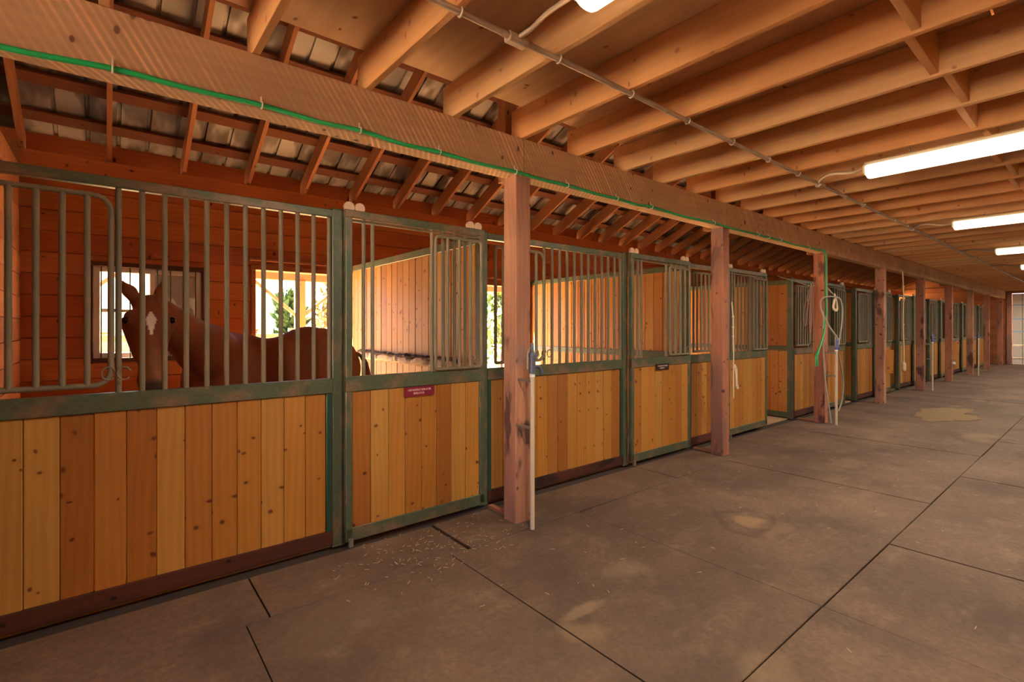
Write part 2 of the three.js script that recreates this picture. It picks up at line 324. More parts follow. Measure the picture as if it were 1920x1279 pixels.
// ---------------------------------------------------------------- lean-to roof: rafters, purlins, steel sheets
const SL = Math.atan(SLOPE);
{
  const roof = struct('roof', 'exposed rafters and purlins under corrugated steel roof sheets', 'roof');
  const a0 = 6.75, a1 = 0.83, len = (a0 - a1) / Math.cos(SL), am = (a0 + a1) / 2;
  const rg = [0, 1, 2, 3].map((v) => bar(0.04, 0.18, len, 'z', 0.003, v));
  for (let k = 0; k < 47; k++) {
    const m = part(roof, 'rafter', rg[k & 3], M.rafter[k & 1], -0.592 + RAFTER * k, roofY(am) + 0.09 / Math.cos(SL), am);
    m.rotation.x = -SL;
  }
  let n = 0;
  for (let a = 6.55; a > 0.9; a -= 0.39, n++) {
    const m = part(roof, 'purlin', bar(X_END - X_START, 0.038, 0.12, 'x', 0.003, n & 3), M.purlin, (X_END + X_START) / 2, roofY(a) + 0.222, a);
    m.rotation.x = -SL;
  }
  for (let k = 0; k < NST; k++) part(roof, 'king_post', bar(0.12, 1.9, 0.1, 'y', 0.004, k), M.rafter[1], X0 + 0.09 + PER * k, BEAM0 + 0.95, A_POST + 0.215);
  // ribbed sheet, one geometry
  const pos = [], uv = [], idx = [], prof = [];
  for (let r = 0; r < 4; r++) { const x = r * 0.232; prof.push([x, 0], [x + 0.006, 0.022], [x + 0.03, 0.022], [x + 0.036, 0]); }
  prof.push([0.928, 0]);
  prof.forEach(([x, y], i) => { for (const s of [-0.5, 0.5]) { pos.push(x, y, s * len); uv.push(x, s * len); } if (i) { const b = i * 2; idx.push(b - 2, b - 1, b, b - 1, b + 1, b); } });
  const sg = new THREE.BufferGeometry(); sg.setAttribute('position', new THREE.Float32BufferAttribute(pos, 3)); sg.setAttribute('uv', new THREE.Float32BufferAttribute(uv, 2)); sg.setIndex(idx);
  const sheet = sg.toNonIndexed(); sheet.computeVertexNormals();
  for (let x = X_START; x < X_END; x += 0.928) { const m = part(roof, 'roof_sheet', sheet, M.roof, x, roofY(am) + 0.25, am); m.rotation.x = -SL; }
  // far slope and gables close the loft
  const other = part(roof, 'far_slope', bar(X_END - X_START + 0.9, 0.05, 6.6, 'x', 0.002), M.roof, (X_END + X_START) / 2, roofY(-2.1) + 0.24 - 2 * SLOPE * (0.83 + 2.1), -2.1);
  other.rotation.x = SL;
  part(roof, 'ridge_cap', bar(X_END - X_START + 0.9, 0.06, 0.6, 'x', 0.01), M.roof, (X_END + X_START) / 2, roofY(0.83) + 0.27, 0.83);
}
// ---------------------------------------------------------------- back wall, plank by plank, with window and door openings in the first stalls
const bayX = (k) => XD + PER * (k - 1);              // left end of bay k (partition line)
const openWin = { x0: -0.094, x1: 0.804, y0: 1.197, y1: 2.095 }, openDoor = { x0: 1.33, x1: 2.36, y0: 0, y1: 2.16 };
{
  const wall = struct('wall_back', 'rust-stained horizontal plank wall at the back of the stalls', 'wall');
  const pitch = 0.2, aC = A_BACK + 0.02;
  const course = (xa, xb, y0, y1) => { if (xb - xa > 0.02 && y1 - y0 > 0.01) part(wall, 'plank', bar(xb - xa, y1 - y0 - 0.004, 0.04, 'x', 0.004, ri(6)), M.back[ri(3)], (xa + xb) / 2, (y0 + y1) / 2, aC + rr(-0.003, 0.003)); };
  for (let k = 0; k < NST; k++) {
    const L = bayX(k), R = Math.min(bayX(k + 1), X_END), holes = k < 3 ? [openWin, openDoor].map((o) => ({ ...o, x0: o.x0 + PER * k, x1: o.x1 + PER * k })) : [];
    for (let y = 0; y < 2.95; y += pitch) {
      const y1 = Math.min(y + pitch, 2.955), cuts = holes.filter((h) => y < h.y1 - 0.001 && y1 > h.y0 + 0.001);
      let x = L;
      for (const h of cuts) {
        course(x, h.x0, y, y1);
        if (y < h.y0) course(h.x0, h.x1, y, h.y0);
        if (y1 > h.y1) course(h.x0, h.x1, h.y1, y1);
        x = h.x1;
      }
      course(x, R, y, y1);
    }
    // cladding outside, so no daylight leaks through the joints
    const out = (xa, xb, y0, y1) => part(wall, 'cladding', bar(xb - xa, y1 - y0, 0.03, 'x', 0.002), M.back[0], (xa + xb) / 2, (y0 + y1) / 2, A_BACK + 0.075);
    let x = L;
    for (const h of holes) { out(x, h.x0, -0.25, 3.0); out(h.x0, h.x1, h.y1, 3.0); if (h.y0 > 0) out(h.x0, h.x1, -0.25, h.y0); x = h.x1; }
    out(x, R, -0.25, 3.0);
  }
  part(wall, 'top_plate', bar(X_END - X_LEFT, 0.15, 0.14, 'x', 0.004, 2), M.back[1], (X_END + X_LEFT) / 2, 3.045, A_BACK + 0.03);
  part(wall, 'eave_board', bar(X_END - X_START, 0.3, 0.03, 'x', 0.002), M.back[2], (X_END + X_START) / 2, 3.285, A_BACK + 0.12);
}
// door frames and windows in the back wall
for (let k = 0; k < 3; k++) {
  const d = struct('door_' + (k + 1), ['open stall doorway behind the chestnut horse', 'open stall doorway beyond the second stall', 'open stall doorway beyond the third stall'][k], 'doorway');
  const x0 = openDoor.x0 + PER * k, x1 = openDoor.x1 + PER * k, top = openDoor.y1;
  for (const x of [x0 - 0.02, x1 + 0.02]) part(d, 'jamb', bar(0.05, top, 0.16, 'y', 0.004), M.rafter[0], x, top / 2, A_BACK + 0.055);
  part(d, 'head', bar(x1 - x0 + 0.09, 0.06, 0.17, 'x', 0.004), M.rafter[1], (x0 + x1) / 2, top + 0.03, A_BACK + 0.05);
  part(d, 'drip_board', bar(x1 - x0 + 0.12, 0.03, 0.06, 'x', 0.004), M.rafter[0], (x0 + x1) / 2, top + 0.115, A_BACK - 0.03);
  const w = struct('window_' + (k + 1), ['white sliding window behind bars beside the horse', 'white sliding window in the second stall', 'white sliding window in the third stall'][k], 'window');
  const o = { x0: openWin.x0 + PER * k, x1: openWin.x1 + PER * k, y0: openWin.y0, y1: openWin.y1 }, cx = (o.x0 + o.x1) / 2, cy = (o.y0 + o.y1) / 2, W = o.x1 - o.x0, H = o.y1 - o.y0;
  for (const s of [-1, 1]) {
    part(w, 'frame', bar(0.05, H, 0.07, 'y', 0.004), M.vinyl, cx + s * (W / 2 - 0.025), cy, A_BACK + 0.045);
    part(w, 'frame', bar(W - 0.1, 0.05, 0.07, 'x', 0.004), M.vinyl, cx, cy + s * (H / 2 - 0.025), A_BACK + 0.045);
    part(w, 'surround', bar(0.05, H + 0.1, 0.03, 'y', 0.003), M.darkWood, cx + s * (W / 2 + 0.025), cy, A_BACK - 0.016);
    part(w, 'surround', bar(W, 0.045, 0.03, 'x', 0.003), M.darkWood, cx, cy + s * (H / 2 + 0.0225), A_BACK - 0.016);
  }
  part(w, 'meeting_stile', bar(0.05, H - 0.1, 0.05, 'y', 0.004), M.vinyl, cx + 0.02, cy, A_BACK + 0.04);
  part(w, 'sash_rail', bar(W / 2 - 0.07, 0.035, 0.03, 'x', 0.003), M.vinyl, cx - W / 4 + 0.02, cy + 0.02, A_BACK + 0.05);
  part(w, 'pane', bar(W / 2 - 0.06, H - 0.1, 0.004, 'y', 0.0005), M.glass, cx - W / 4 + 0.02, cy, A_BACK + 0.062);
  part(w, 'pane', bar(W / 2 - 0.08, H - 0.1, 0.004, 'y', 0.0005), M.frosted, cx + W / 4, cy, A_BACK + 0.045);
  for (let i = 0; i < 8; i++) part(w, 'guard_bar', rod(0.006, H + 0.02, 6), M.greenDeep, o.x0 + 0.06 + i * (W - 0.12) / 7, o.y0 - 0.01, A_BACK - 0.04);
}
// ---------------------------------------------------------------- left partition wall, near walls, end walls
{
  const w = struct('wall_left', 'plank wall closing the first stall on its left', 'wall');
  for (let i = 0; i < 15; i++) {
    const y0 = i * 0.197, short = y0 > 2.1;
    part(w, 'plank', bar(0.05, 0.193, (short ? 6.23 : A_BACK) - 3.46, 'z', 0.004, i % 6), M.rafter[i & 1], X_LEFT - 0.025, y0 + 0.1, ((short ? 6.23 : A_BACK) + 3.46) / 2);
  }
}
{
  const w = struct('wall_front', 'plank wall along the aisle before the stalls', 'wall');
  for (let i = 0; i < 13; i++) part(w, 'plank', bar(X_LEFT - 0.1 - X_START, 0.193, 0.05, 'x', 0.004, i % 6), M.pine[i % 5], (X_LEFT - 0.1 + X_START) / 2, 0.1 + i * 0.197, 2.96);
  for (let i = 0; i < 13; i++) part(w, 'return_plank', bar(0.05, 0.193, 0.4, 'z', 0.004, i % 6), M.pine[i % 5], X_LEFT - 0.125, 0.1 + i * 0.197, 3.19);
  part(w, 'backing', bar(X_LEFT - X_START, 3.2, 0.1, 'x', 0.004), M.rafter[0], (X_LEFT + X_START) / 2, 1.6, A_BACK + 0.05);
}
{
  const w = struct('wall_right', 'plank wall on the other side of the aisle', 'wall');
  for (let i = 0; i < 15; i++) part(w, 'plank', bar(X_END - X_START, 0.193, 0.05, 'x', 0.004, i % 6), M.pine[i % 5], (X_END + X_START) / 2, 0.1 + i * 0.197, A_OTHER - 0.03);
  part(w, 'backing', bar(X_END - X_START, 3.4, 0.05, 'x', 0.004), M.rafter[0], (X_END + X_START) / 2, 1.7, A_OTHER - 0.09);
}
const gable = (x, name, label, doorA0, doorA1, doorY) => {   // an end wall up to the roof with a door opening
  const w = struct(name, label, 'wall');
  const s = new THREE.Shape();
  s.moveTo(-A_OTHER + 0.12, -0.3); s.lineTo(-A_OTHER + 0.12, 3.0); s.lineTo(-A_OTHER + 2.9, 2.9); s.lineTo(-0.83, roofY(0.83) + 0.2); s.lineTo(-A_BACK - 0.4, EAVE_Y + 0.02); s.lineTo(-A_BACK - 0.1, -0.3); s.closePath();
  const h = new THREE.Path(); h.moveTo(-doorA0, 0.004); h.lineTo(-doorA1, 0.004); h.lineTo(-doorA1, doorY); h.lineTo(-doorA0, doorY); h.closePath(); s.holes.push(h);
  const g = new THREE.ExtrudeGeometry(s, { depth: 0.12, bevelEnabled: false });
  g.rotateY(-Math.PI / 2);                       // shape x -> z, extrusion -> -x
  part(w, 'gable', g, M.rafter[0], x, 0, 0);
  return w;
};
gable(X_START, 'wall_entrance', 'plank end wall round the open barn doorway', 2.6, -1.5, 2.85);
{
  const w = gable(X_END + 0.12, 'wall_end', 'orange plank wall at the far end of the barn', 2.72, -1.29, 2.86);
  for (let i = 0; i < 16; i++) part(w, 'plank', bar(0.03, 0.196, A_BACK - 2.9, 'z', 0.003, i % 6), M.rafter[i & 1], X_END - 0.02, 0.1 + i * 0.2, (A_BACK + 2.9) / 2);
  const d = struct('door_4', 'white panelled overhead door closing the far end of the aisle', 'door');
  const rows = [-0.01, 0.24, 0.77, 1.32, 1.83, 2.38, 2.86];
  const cols = [2.72, 2.42, 1.8, 1.18, 0.56, -0.06, -0.68, -1.3];
  for (let r = 0; r < 6; r++) for (let c = 0; c < 7; c++) part(d, 'panel', bar(0.04, rows[r + 1] - rows[r] - 0.04, cols[c] - cols[c + 1] - 0.02, 'y', 0.006), M.white, X_END + 0.03, (rows[r] + rows[r + 1]) / 2, (cols[c] + cols[c + 1]) / 2);
  for (let r = 1; r < 6; r++) part(d, 'rail', bar(0.05, 0.036, 4.0, 'z', 0.004), M.doorRail, X_END + 0.025, rows[r], 0.71);
  for (let c = 1; c < 7; c++) part(d, 'stile', bar(0.045, 2.84, 0.018, 'y', 0.003), M.doorRail, X_END + 0.028, 1.43, cols[c]);
  const t = struct('trim_1', 'timber jamb beside the white overhead door', 'trim');
  part(t, 'jamb', bar(0.08, 2.86, 0.14, 'y', 0.004), M.post[0], X_END - 0.05, 1.43, 2.79);
}
// ---------------------------------------------------------------- ground outside
{
  const g = struct('ground', 'pale gravel yard outside the barn', 'ground');
  part(g, 'yard', bar(140, 0.3, 140, 'x', 0.01), M.dirt, 5, -0.19 - 0.15, 0);
  part(g, 'entrance_apron', bar(24, 0.16, 30, 'x', 0.01), M.apron, X_START - 12.0, -0.1, 2);
  part(g, 'run_yard', bar(50, 0.16, 8, 'x', 0.01), M.dirt, 12, -0.1, A_BACK + 4.1);
}

// ================================================================ TIMBER FRAME
// posts
const postLabels = ['reddish square timber post with a white water pipe at its front, nearest the horse stall', 'reddish dark-knotted timber post with a cream rope hanging at its side', 'reddish timber post with a green hose running down its face',
  'reddish timber post with a pale board at its foot beside an open stall', 'reddish timber post just beyond the long hanging rope', 'reddish timber post with a tilted pale board and a white knob low down'];
for (let k = 0; k < NST; k++) {
  const t = thing('timber_post', postLabels[k] ?? 'reddish bare timber post, ' + ORD[8 - k] + ' from the white overhead door', 'post', k > 5 ? 'posts near the far end of the aisle' : 'posts along the aisle', [X0 + 0.075 + PER * k, 0, A_POST + 0.075]);
  part(t, 'shaft', bar(0.15, BEAM0, 0.15, 'y', 0.006, k * 3 + 1), M.post[k % 3], 0, BEAM0 / 2, 0);
  if (k < 3) part(t, 'foot_sill', bar(0.05, 0.03, 0.24, 'z', 0.004, k), M.dusty, -0.02, 0.015, 0.2);
}
// beam, one length from post to post
for (let k = -2; k <= NST; k++) {
  const xa = k === -2 ? X_START + 0.02 : X0 + 0.08 + PER * (k - 1), xb = k === NST ? X_END - 0.02 : X0 + 0.08 + PER * k;
  const m = part(scene, numbered('timber_beam'), bar(xb - xa - 0.006, BEAM1 - BEAM0 - 0.001, 0.135, 'x', 0.005, k + 5), M.beam, (xa + xb) / 2, (BEAM0 + BEAM1) / 2, A_POST + 0.0675);
  tag(m, k < 0 ? 'timber beam length ' + (k < -1 ? 'next to the entrance wall' : 'before the horse stall') : k === 0 ? 'rough-sawn heavy timber beam over the horse stall, carrying the green hose' : k < 3 ? ['', 'rough-sawn timber beam length from the water-pipe post to the roped post', 'rough-sawn timber beam length ending at the post with the green hose'][k] : k === NST ? 'short timber beam end against the far wall' : 'rough-sawn timber beam length reaching the ' + ORD[k] + ' post, counting from the water-pipe post', 'beam', 'beam lengths above the posts', 'thing');
}

// ================================================================ STALL FRONTS
const BR = 0.0142;
const planksIn = (t, x0, x1, y0, y1, a, mats, th = 0.036) => {
  const n = Math.max(1, Math.round((x1 - x0) / 0.135)), w = (x1 - x0) / n;
  for (let i = 0; i < n; i++) part(t, 'plank', bar(w - 0.0022, y1 - y0, th, 'y', 0.0035, ri(40)), mats[ri(mats.length)], x0 + w * (i + 0.5), (y0 + y1) / 2, a + rr(-0.0025, 0.0025));
};
function roundGate(w, h, r, corner, which) {   // tube outline in the XY plane from (0,0); corner radii at right (+1) and / or left (-1)
  const pts = [], c = corner, arc = (cx, cy, t0) => { for (let i = 0; i <= 5; i++) { const t = t0 + i / 5 * Math.PI / 2; pts.push(new THREE.Vector3(cx + c * Math.cos(t), cy + c * Math.sin(t), 0)); } };
  const cr = which >= 0, cl = which <= 0;
  if (cr) arc(w - c, c, -Math.PI / 2); else pts.push(new THREE.Vector3(w - 0.004, 0, 0), new THREE.Vector3(w, 0.004, 0));
  if (cr) arc(w - c, h - c, 0); else pts.push(new THREE.Vector3(w, h - 0.004, 0), new THREE.Vector3(w - 0.004, h, 0));
  if (cl) arc(c, h - c, Math.PI / 2); else pts.push(new THREE.Vector3(0.004, h, 0), new THREE.Vector3(0, h - 0.004, 0));
  if (cl) arc(c, c, Math.PI); else pts.push(new THREE.Vector3(0, 0.004, 0), new THREE.Vector3(0.004, 0, 0));
  const path = new THREE.CurvePath();
  for (let i = 0; i < pts.length; i++) path.add(new THREE.LineCurve3(pts[i], pts[(i + 1) % pts.length]));
  const parts = [];
  for (let i = 0; i < pts.length; i++) {
    const A = pts[i], B = pts[(i + 1) % pts.length], L = A.distanceTo(B); if (L < 1e-4) continue;
    const g = new THREE.CylinderGeometry(r, r, L + r * 0.5, 8); g.rotateZ(Math.atan2(B.y - A.y, B.x - A.x) - Math.PI / 2); g.translate((A.x + B.x) / 2, (A.y + B.y) / 2, 0); parts.push(g);
  }
  return mergeGeometries(parts);
}
const GATE_W = 0.565, GATE_H = 0.995;
const gateGeo = roundGate(GATE_W, GATE_H, BR, 0.075, 1), gateGeo2 = roundGate(0.43, 1.02, BR * 0.9, 0.03, 0);
const hookGeo = (() => { const p = []; for (let i = 0; i <= 14; i++) { const t = i / 14 * Math.PI * 1.7 + 0.3; p.push(new THREE.Vector3(0.028 * Math.cos(t), 0.034 * Math.sin(t), 0)); } const g = tube(p, 0.0045, 20, 6); return mergeGeometries([g, g.clone().translate(0.064, 0, 0.004)]); })();
const panelLabels = ['pine stall panel with green bars and yoke gate in front of the chestnut horse', 'pine stall panel with barred top behind the first post and its water pipe', 'pine stall panel mostly covered by a slid-open barred door behind the second post'];
const doorLabels = ['closed pine stall door with a maroon name plate and folded-back bar gate', 'closed pine stall door with a small black name plate', 'pine stall door slid open beside the roped second post'];
for (let k = 0; k < NST; k++) {
  const dx = PER * k, L = XD - PER + 0.0425 + dx, R = XS - 0.0425 + dx;
  // fixed panel
  const p = thing('stall_barrier', panelLabels[k] ?? 'fixed pine-and-bar front of the ' + ORD[k] + ' stall, counting from the horse, door slid across it', 'stall front', 'stall fronts down the aisle', [(L + R) / 2, 0, A_PANEL + 0.025]);
  const ox = (L + R) / 2, q = (x) => x - ox, W = R - L;
  part(p, 'bottom_rail', bar(W, 0.095, 0.05, 'x', 0.004, k), M.sill, 0, 0.0675, 0);
  part(p, 'middle_rail', bar(W, 0.1, 0.056, 'x', 0.005, k + 1), M.green, 0, 1.1, 0);
  part(p, 'top_rail', bar(W, 0.055, 0.05, 'x', 0.005, k + 2), M.green, 0, 2.2725, 0);
  for (const x of [L + 0.02, R - 0.02]) part(p, 'stile', bar(0.04, 0.935, 0.05, 'y', 0.004, 3), M.greenDeep, q(x), 0.5825, 0);
  planksIn(p, q(L + 0.04), q(R - 0.04), 0.115, 1.05, 0.006, M.pine);
  for (let i = 0; i < 12; i++) { const x = 0.053 + 0.1022 * i + dx; if (x < R - 0.01) part(p, 'bar', rod(BR, 1.1), M.bar, q(x), 1.15, 0); }
  const g = new THREE.Group(); g.name = 'yoke_gate'; g.position.set(q(0.021 + dx - GATE_W), 1.195, 0.032); p.add(g);
  part(g, 'gate_frame', gateGeo, M.bar);
  for (let i = 1; i < 6; i++) part(g, 'gate_bar', rod(BR, GATE_H), M.bar, GATE_W - 0.096 * i, 0, 0);
  part(g, 'latch_hook', hookGeo, M.bar, GATE_W - 0.01, 0.06, -0.012);
  // sliding door, in front of the panel line
  const slide = [0, 0, 1.03, 0.82, 0.86, 0.8, 0.9, 0.84, 0.8][k];
  const DL = 1.262 + dx - slide, DW = 1.165;
  const d = thing('stall_door', doorLabels[k] ?? 'pine-and-bar door slid open on the ' + ORD[k] + ' stall, counting from the horse stall', 'stall door', 'sliding stall doors', [DL + DW / 2, 0, A_DOOR + 0.022]);
  const e = (x) => x - DW / 2;
  part(d, 'bottom_rail', bar(DW, 0.09, 0.044, 'x', 0.004, k), M.green, 0, 0.078, 0);
  part(d, 'middle_rail', bar(DW, 0.105, 0.048, 'x', 0.005, k + 1), M.green, 0, 1.108, 0);
  part(d, 'top_rail', bar(DW, 0.055, 0.044, 'x', 0.005, k + 2), M.green, 0, 2.2775, 0);
  part(d, 'thin_rail', bar(DW - 0.1, 0.012, 0.03, 'x', 0.002), M.green, 0, 2.232, 0);
  for (const x of [0.024, DW - 0.024]) part(d, 'stile', bar(0.048, 2.2, 0.044, 'y', 0.004, 5), M.green, e(x), 1.15, 0);
  planksIn(d, e(0.048), e(DW - 0.048), 0.123, 1.056, 0.004, M.pine);
  for (const x of [0.134, 0.2, 0.68, 0.78, 0.885, 0.985]) part(d, 'bar', rod(BR, 1.09), M.bar, e(x), 1.16, 0);
  const h = new THREE.Group(); h.name = 'bar_gate'; h.position.set(e(0.69), 1.178, 0.04); d.add(h);
  part(h, 'gate_frame', gateGeo2, M.bar);
  for (let i = 1; i < 4; i++) part(h, 'gate_bar', rod(BR * 0.9, 1.02), M.bar, 0.43 * i / 4, 0, 0);
  part(h, 'latch_hook', hookGeo, M.bar, 0.34, 0.055, 0.012);
  for (const x of [0.03, 0.105, DW - 0.13, DW - 0.055]) {
    const c = new THREE.CylinderGeometry(0.036, 0.036, 0.024, 16); c.rotateX(Math.PI / 2);
    part(d, 'roller', c, M.roller, e(x), 2.325, 0, 'cream door roller');
  }
  part(d, 'bottom_guide', bar(0.03, 0.05, 0.03, 'y', 0.004), M.steel, e(0.03), 0.03, -0.035);
  if (k < 2) {   // name plates: lettering too small to read in the photograph, so strokes only
    const cv = document.createElement('canvas'); cv.width = 512; cv.height = 144; const cx = cv.getContext('2d');
    cx.fillStyle = k ? '#2a1a14' : '#7a1b34'; cx.fillRect(0, 0, 512, 144);
    cx.fillStyle = '#e9d6cf';
    let q2 = 7 + k; const r = () => { q2 = (Math.imul(q2, 1664525) + 1013904223) >>> 0; return q2 / 4294967296; };
    const row = (x0, x1, y, hh) => { for (let x = x0; x < x1; x += 15 + r() * 4) { cx.fillRect(x, y, 5, hh); const m = r(); if (m < 0.7) cx.fillRect(x, y + (r() < 0.5 ? 0 : hh - 6), 11, 5); if (m > 0.35) cx.fillRect(x + 8, y, 4, hh); } };
    row(62, 450, 34, 30); row(150, 340, 84, 32);
    const tx = new THREE.CanvasTexture(cv); tx.colorSpace = THREE.SRGBColorSpace;
    const face = new THREE.PlaneGeometry(0.25, 0.07), backg = bar(0.25, 0.07, 0.006, 'x', 0.001);
    const sgn = part(d, 'name_plate', backg, std({ color: k ? '#2a1a14' : '#7a1b34', roughness: 0.4 }), e(k ? 0.56 : 0.558), k ? 1.045 : 1.022, -0.03, k ? 'small black name plate' : 'maroon name plate with pale lettering');
    const f = part(sgn, 'lettering', face, std({ map: tx, roughness: 0.4 }), 0, 0, -0.0036);
    f.userData.label = 'pale lettering';
  }
  // steel posts
  for (const [x, lab] of [[XS + dx, 'latch'], [XD + dx, 'partition']]) {
    const near = k === 0 ? (lab === 'latch' ? 'green square steel post between the horse panel and the maroon-plated door' : 'green square steel post at the near end of the first partition') : (lab === 'latch' ? 'green square steel post at the doorway of the ' + ORD[k] + ' stall, counting from the horse' : 'green square steel post ending the ' + ORD[k] + ' partition, counting from the horse');
    const t = thing('stall_post', near, 'steel post', 'green stall posts', [x, 0, A_PANEL + 0.035]);
    part(t, 'tube', bar(0.085, 2.3, 0.07, 'y', 0.006, k), M.green, 0, 1.15, 0);
    part(t, 'base_plate', bar(0.085, 0.01, 0.07, 'x', 0.002), M.steel, 0, 0.007, 0);
    if (k < 3) part(t, 'cap', bar(0.085, 0.012, 0.07, 'x', 0.004), M.greenDeep, 0, 2.305, 0);
  }
}
// ---------------------------------------------------------------- partitions between the stalls
for (let k = 0; k < NST - 1; k++) {
  const x = XD + PER * k, a0 = A_PANEL + 0.075, a1 = A_BACK - 0.005, len = a1 - a0;
  const t = thing('stall_partition', k === 0 ? 'tall pine plank partition right of the horse, with a pale crusted band' : k === 1 ? 'tall sunlit pine partition behind the first post' : 'tall pine plank partition closing the ' + ORD[k] + ' stall, counting from the horse stall', 'partition', 'stall partitions', [x, 0, (a0 + a1) / 2]);
  part(t, 'top_rail', bar(0.06, 0.075, len, 'z', 0.004, k), M.green, 0, 2.2425, 0);
  part(t, 'bottom_rail', bar(0.06, 0.09, len, 'z', 0.004, k), M.green, 0, 0.055, 0);
  part(t, 'middle_rail', bar(0.066, 0.08, len, 'z', 0.004, k + 2), k ? M.green : M.board, 0, 1.15, 0);
  const n = Math.round(len / 0.135), w = len / n;
  for (let i = 0; i < n; i++) {
    const z = -len / 2 + w * (i + 0.5);
    part(t, 'plank', bar(0.042, 1.09, w - 0.003, 'y', 0.004, ri(14)), M.pine[ri(M.pine.length)], rr(-0.002, 0.002), 0.645, z);
    part(t, 'upper_plank', bar(0.042, 1.015, w - 0.003, 'y', 0.004, ri(14)), M.pine[ri(M.pine.length)], rr(-0.002, 0.002), 1.6975, z);
  }
  if (k === 0) {   // ragged dried crust stuck along the middle rail
    const mk = (lo, hi, dep, sd) => {
      const N = 110, pos = [], idx = [];
      for (let i = 0; i <= N; i++) {
        const z = -len / 2 + 0.25 + (len - 0.45) * i / N, f = Math.min(1, Math.min(i, N - i) / 6);
        const l = lo + 0.02 * (fbm(i * 0.21, 0, 999, 9, sd, 4) - 0.5), u = l + f * (hi - lo) * (0.55 + 0.9 * fbm(i * 0.34, 3, 999, 9, sd + 5, 4)), dd = dep * f * (0.5 + fbm(i * 0.4, 5, 999, 9, sd + 9, 3));
        pos.push(-0.0, l, z, -dd, l + (u - l) * 0.2, z, -dd * 0.9, l + (u - l) * 0.75, z, 0, u, z);
        if (i) { const b = i * 4; for (let j = 0; j < 3; j++) idx.push(b - 4 + j, b + j, b - 3 + j, b + j, b + 1 + j, b - 3 + j); }
      }
      const g = new THREE.BufferGeometry(); g.setAttribute('position', new THREE.Float32BufferAttribute(pos, 3)); g.setIndex(idx); g.computeVertexNormals(); return g;
    };
    const cm = M.crust.clone(); cm.side = THREE.DoubleSide; const cd = M.crustDark.clone(); cd.side = THREE.DoubleSide;
    part(t, 'crust', mk(1.115, 1.2, 0.035, 3), cm, -0.032, 0, 0, 'pale dried crust');
    part(t, 'dark_crust', mk(1.185, 1.222, 0.03, 23), cd, -0.033, 0, 0, 'dark ragged upper edge of the crust');
  }
}
// ================================================================ CEILING SERVICES
// fluorescent fixtures across the aisle
const FIXX = (k) => 1.545 + 3.565 * k;
{
  const sec = new THREE.Shape();
  sec.moveTo(-0.065, 0); sec.bezierCurveTo(-0.07, -0.06, -0.04, -0.075, 0, -0.075); sec.bezierCurveTo(0.04, -0.075, 0.07, -0.06, 0.065, 0); sec.closePath();
  const lensG = new THREE.ExtrudeGeometry(sec, { depth: 1.2, bevelEnabled: true, bevelSize: 0.012, bevelThickness: 0.02, bevelSegments: 2, curveSegments: 10 });
  lensG.translate(0, 0, -0.6);
  const labels = ['lit fluorescent ceiling fixture over the conduit tee before the first post', 'long lit fluorescent fixture fed by a curved branch of the conduit'];
  for (let k = 0; k < 8; k++) {
    const t = thing('fluorescent_fixture', k === 0 ? labels[0] : k === 1 ? labels[1] : 'lit fluorescent ceiling fixture, ' + ORD[k] + ' along from the conduit tee before the first post', 'ceiling light', 'fluorescent fixtures across the aisle', [FIXX(k) - 0.05, 2.86, 0.745]);
    part(t, 'housing', bar(0.135, 0.045, 1.25, 'z', 0.012), M.lampShell, 0, 0.024, 0);
    part(t, 'lens', lensG, M.lampLens, 0, 0, 0, 'glowing white lens');
    for (const z of [-0.58, -0.36, -0.12, 0.12, 0.36, 0.58]) part(t, 'clip', bar(0.15, 0.022, 0.012, 'x', 0.002), M.steel, 0, -0.002, z);
    for (const z of [-0.36, 0.33]) part(t, 'hanger', rod(0.006, 0.064), M.steel, 0, 0.035, z);
    for (const s of [-1, 1]) part(t, 'end_cap', bar(0.12, 0.075, 0.02, 'x', 0.01), M.lampShell, 0, -0.015, s * 0.628);
    const l = new THREE.RectAreaLight(LAMP.color, LAMP.power, 0.12, 1.2);
    l.name = 'fluorescent_light'; l.position.set(0, -0.082, 0); l.rotation.x = -Math.PI / 2; t.add(l);
  }
}
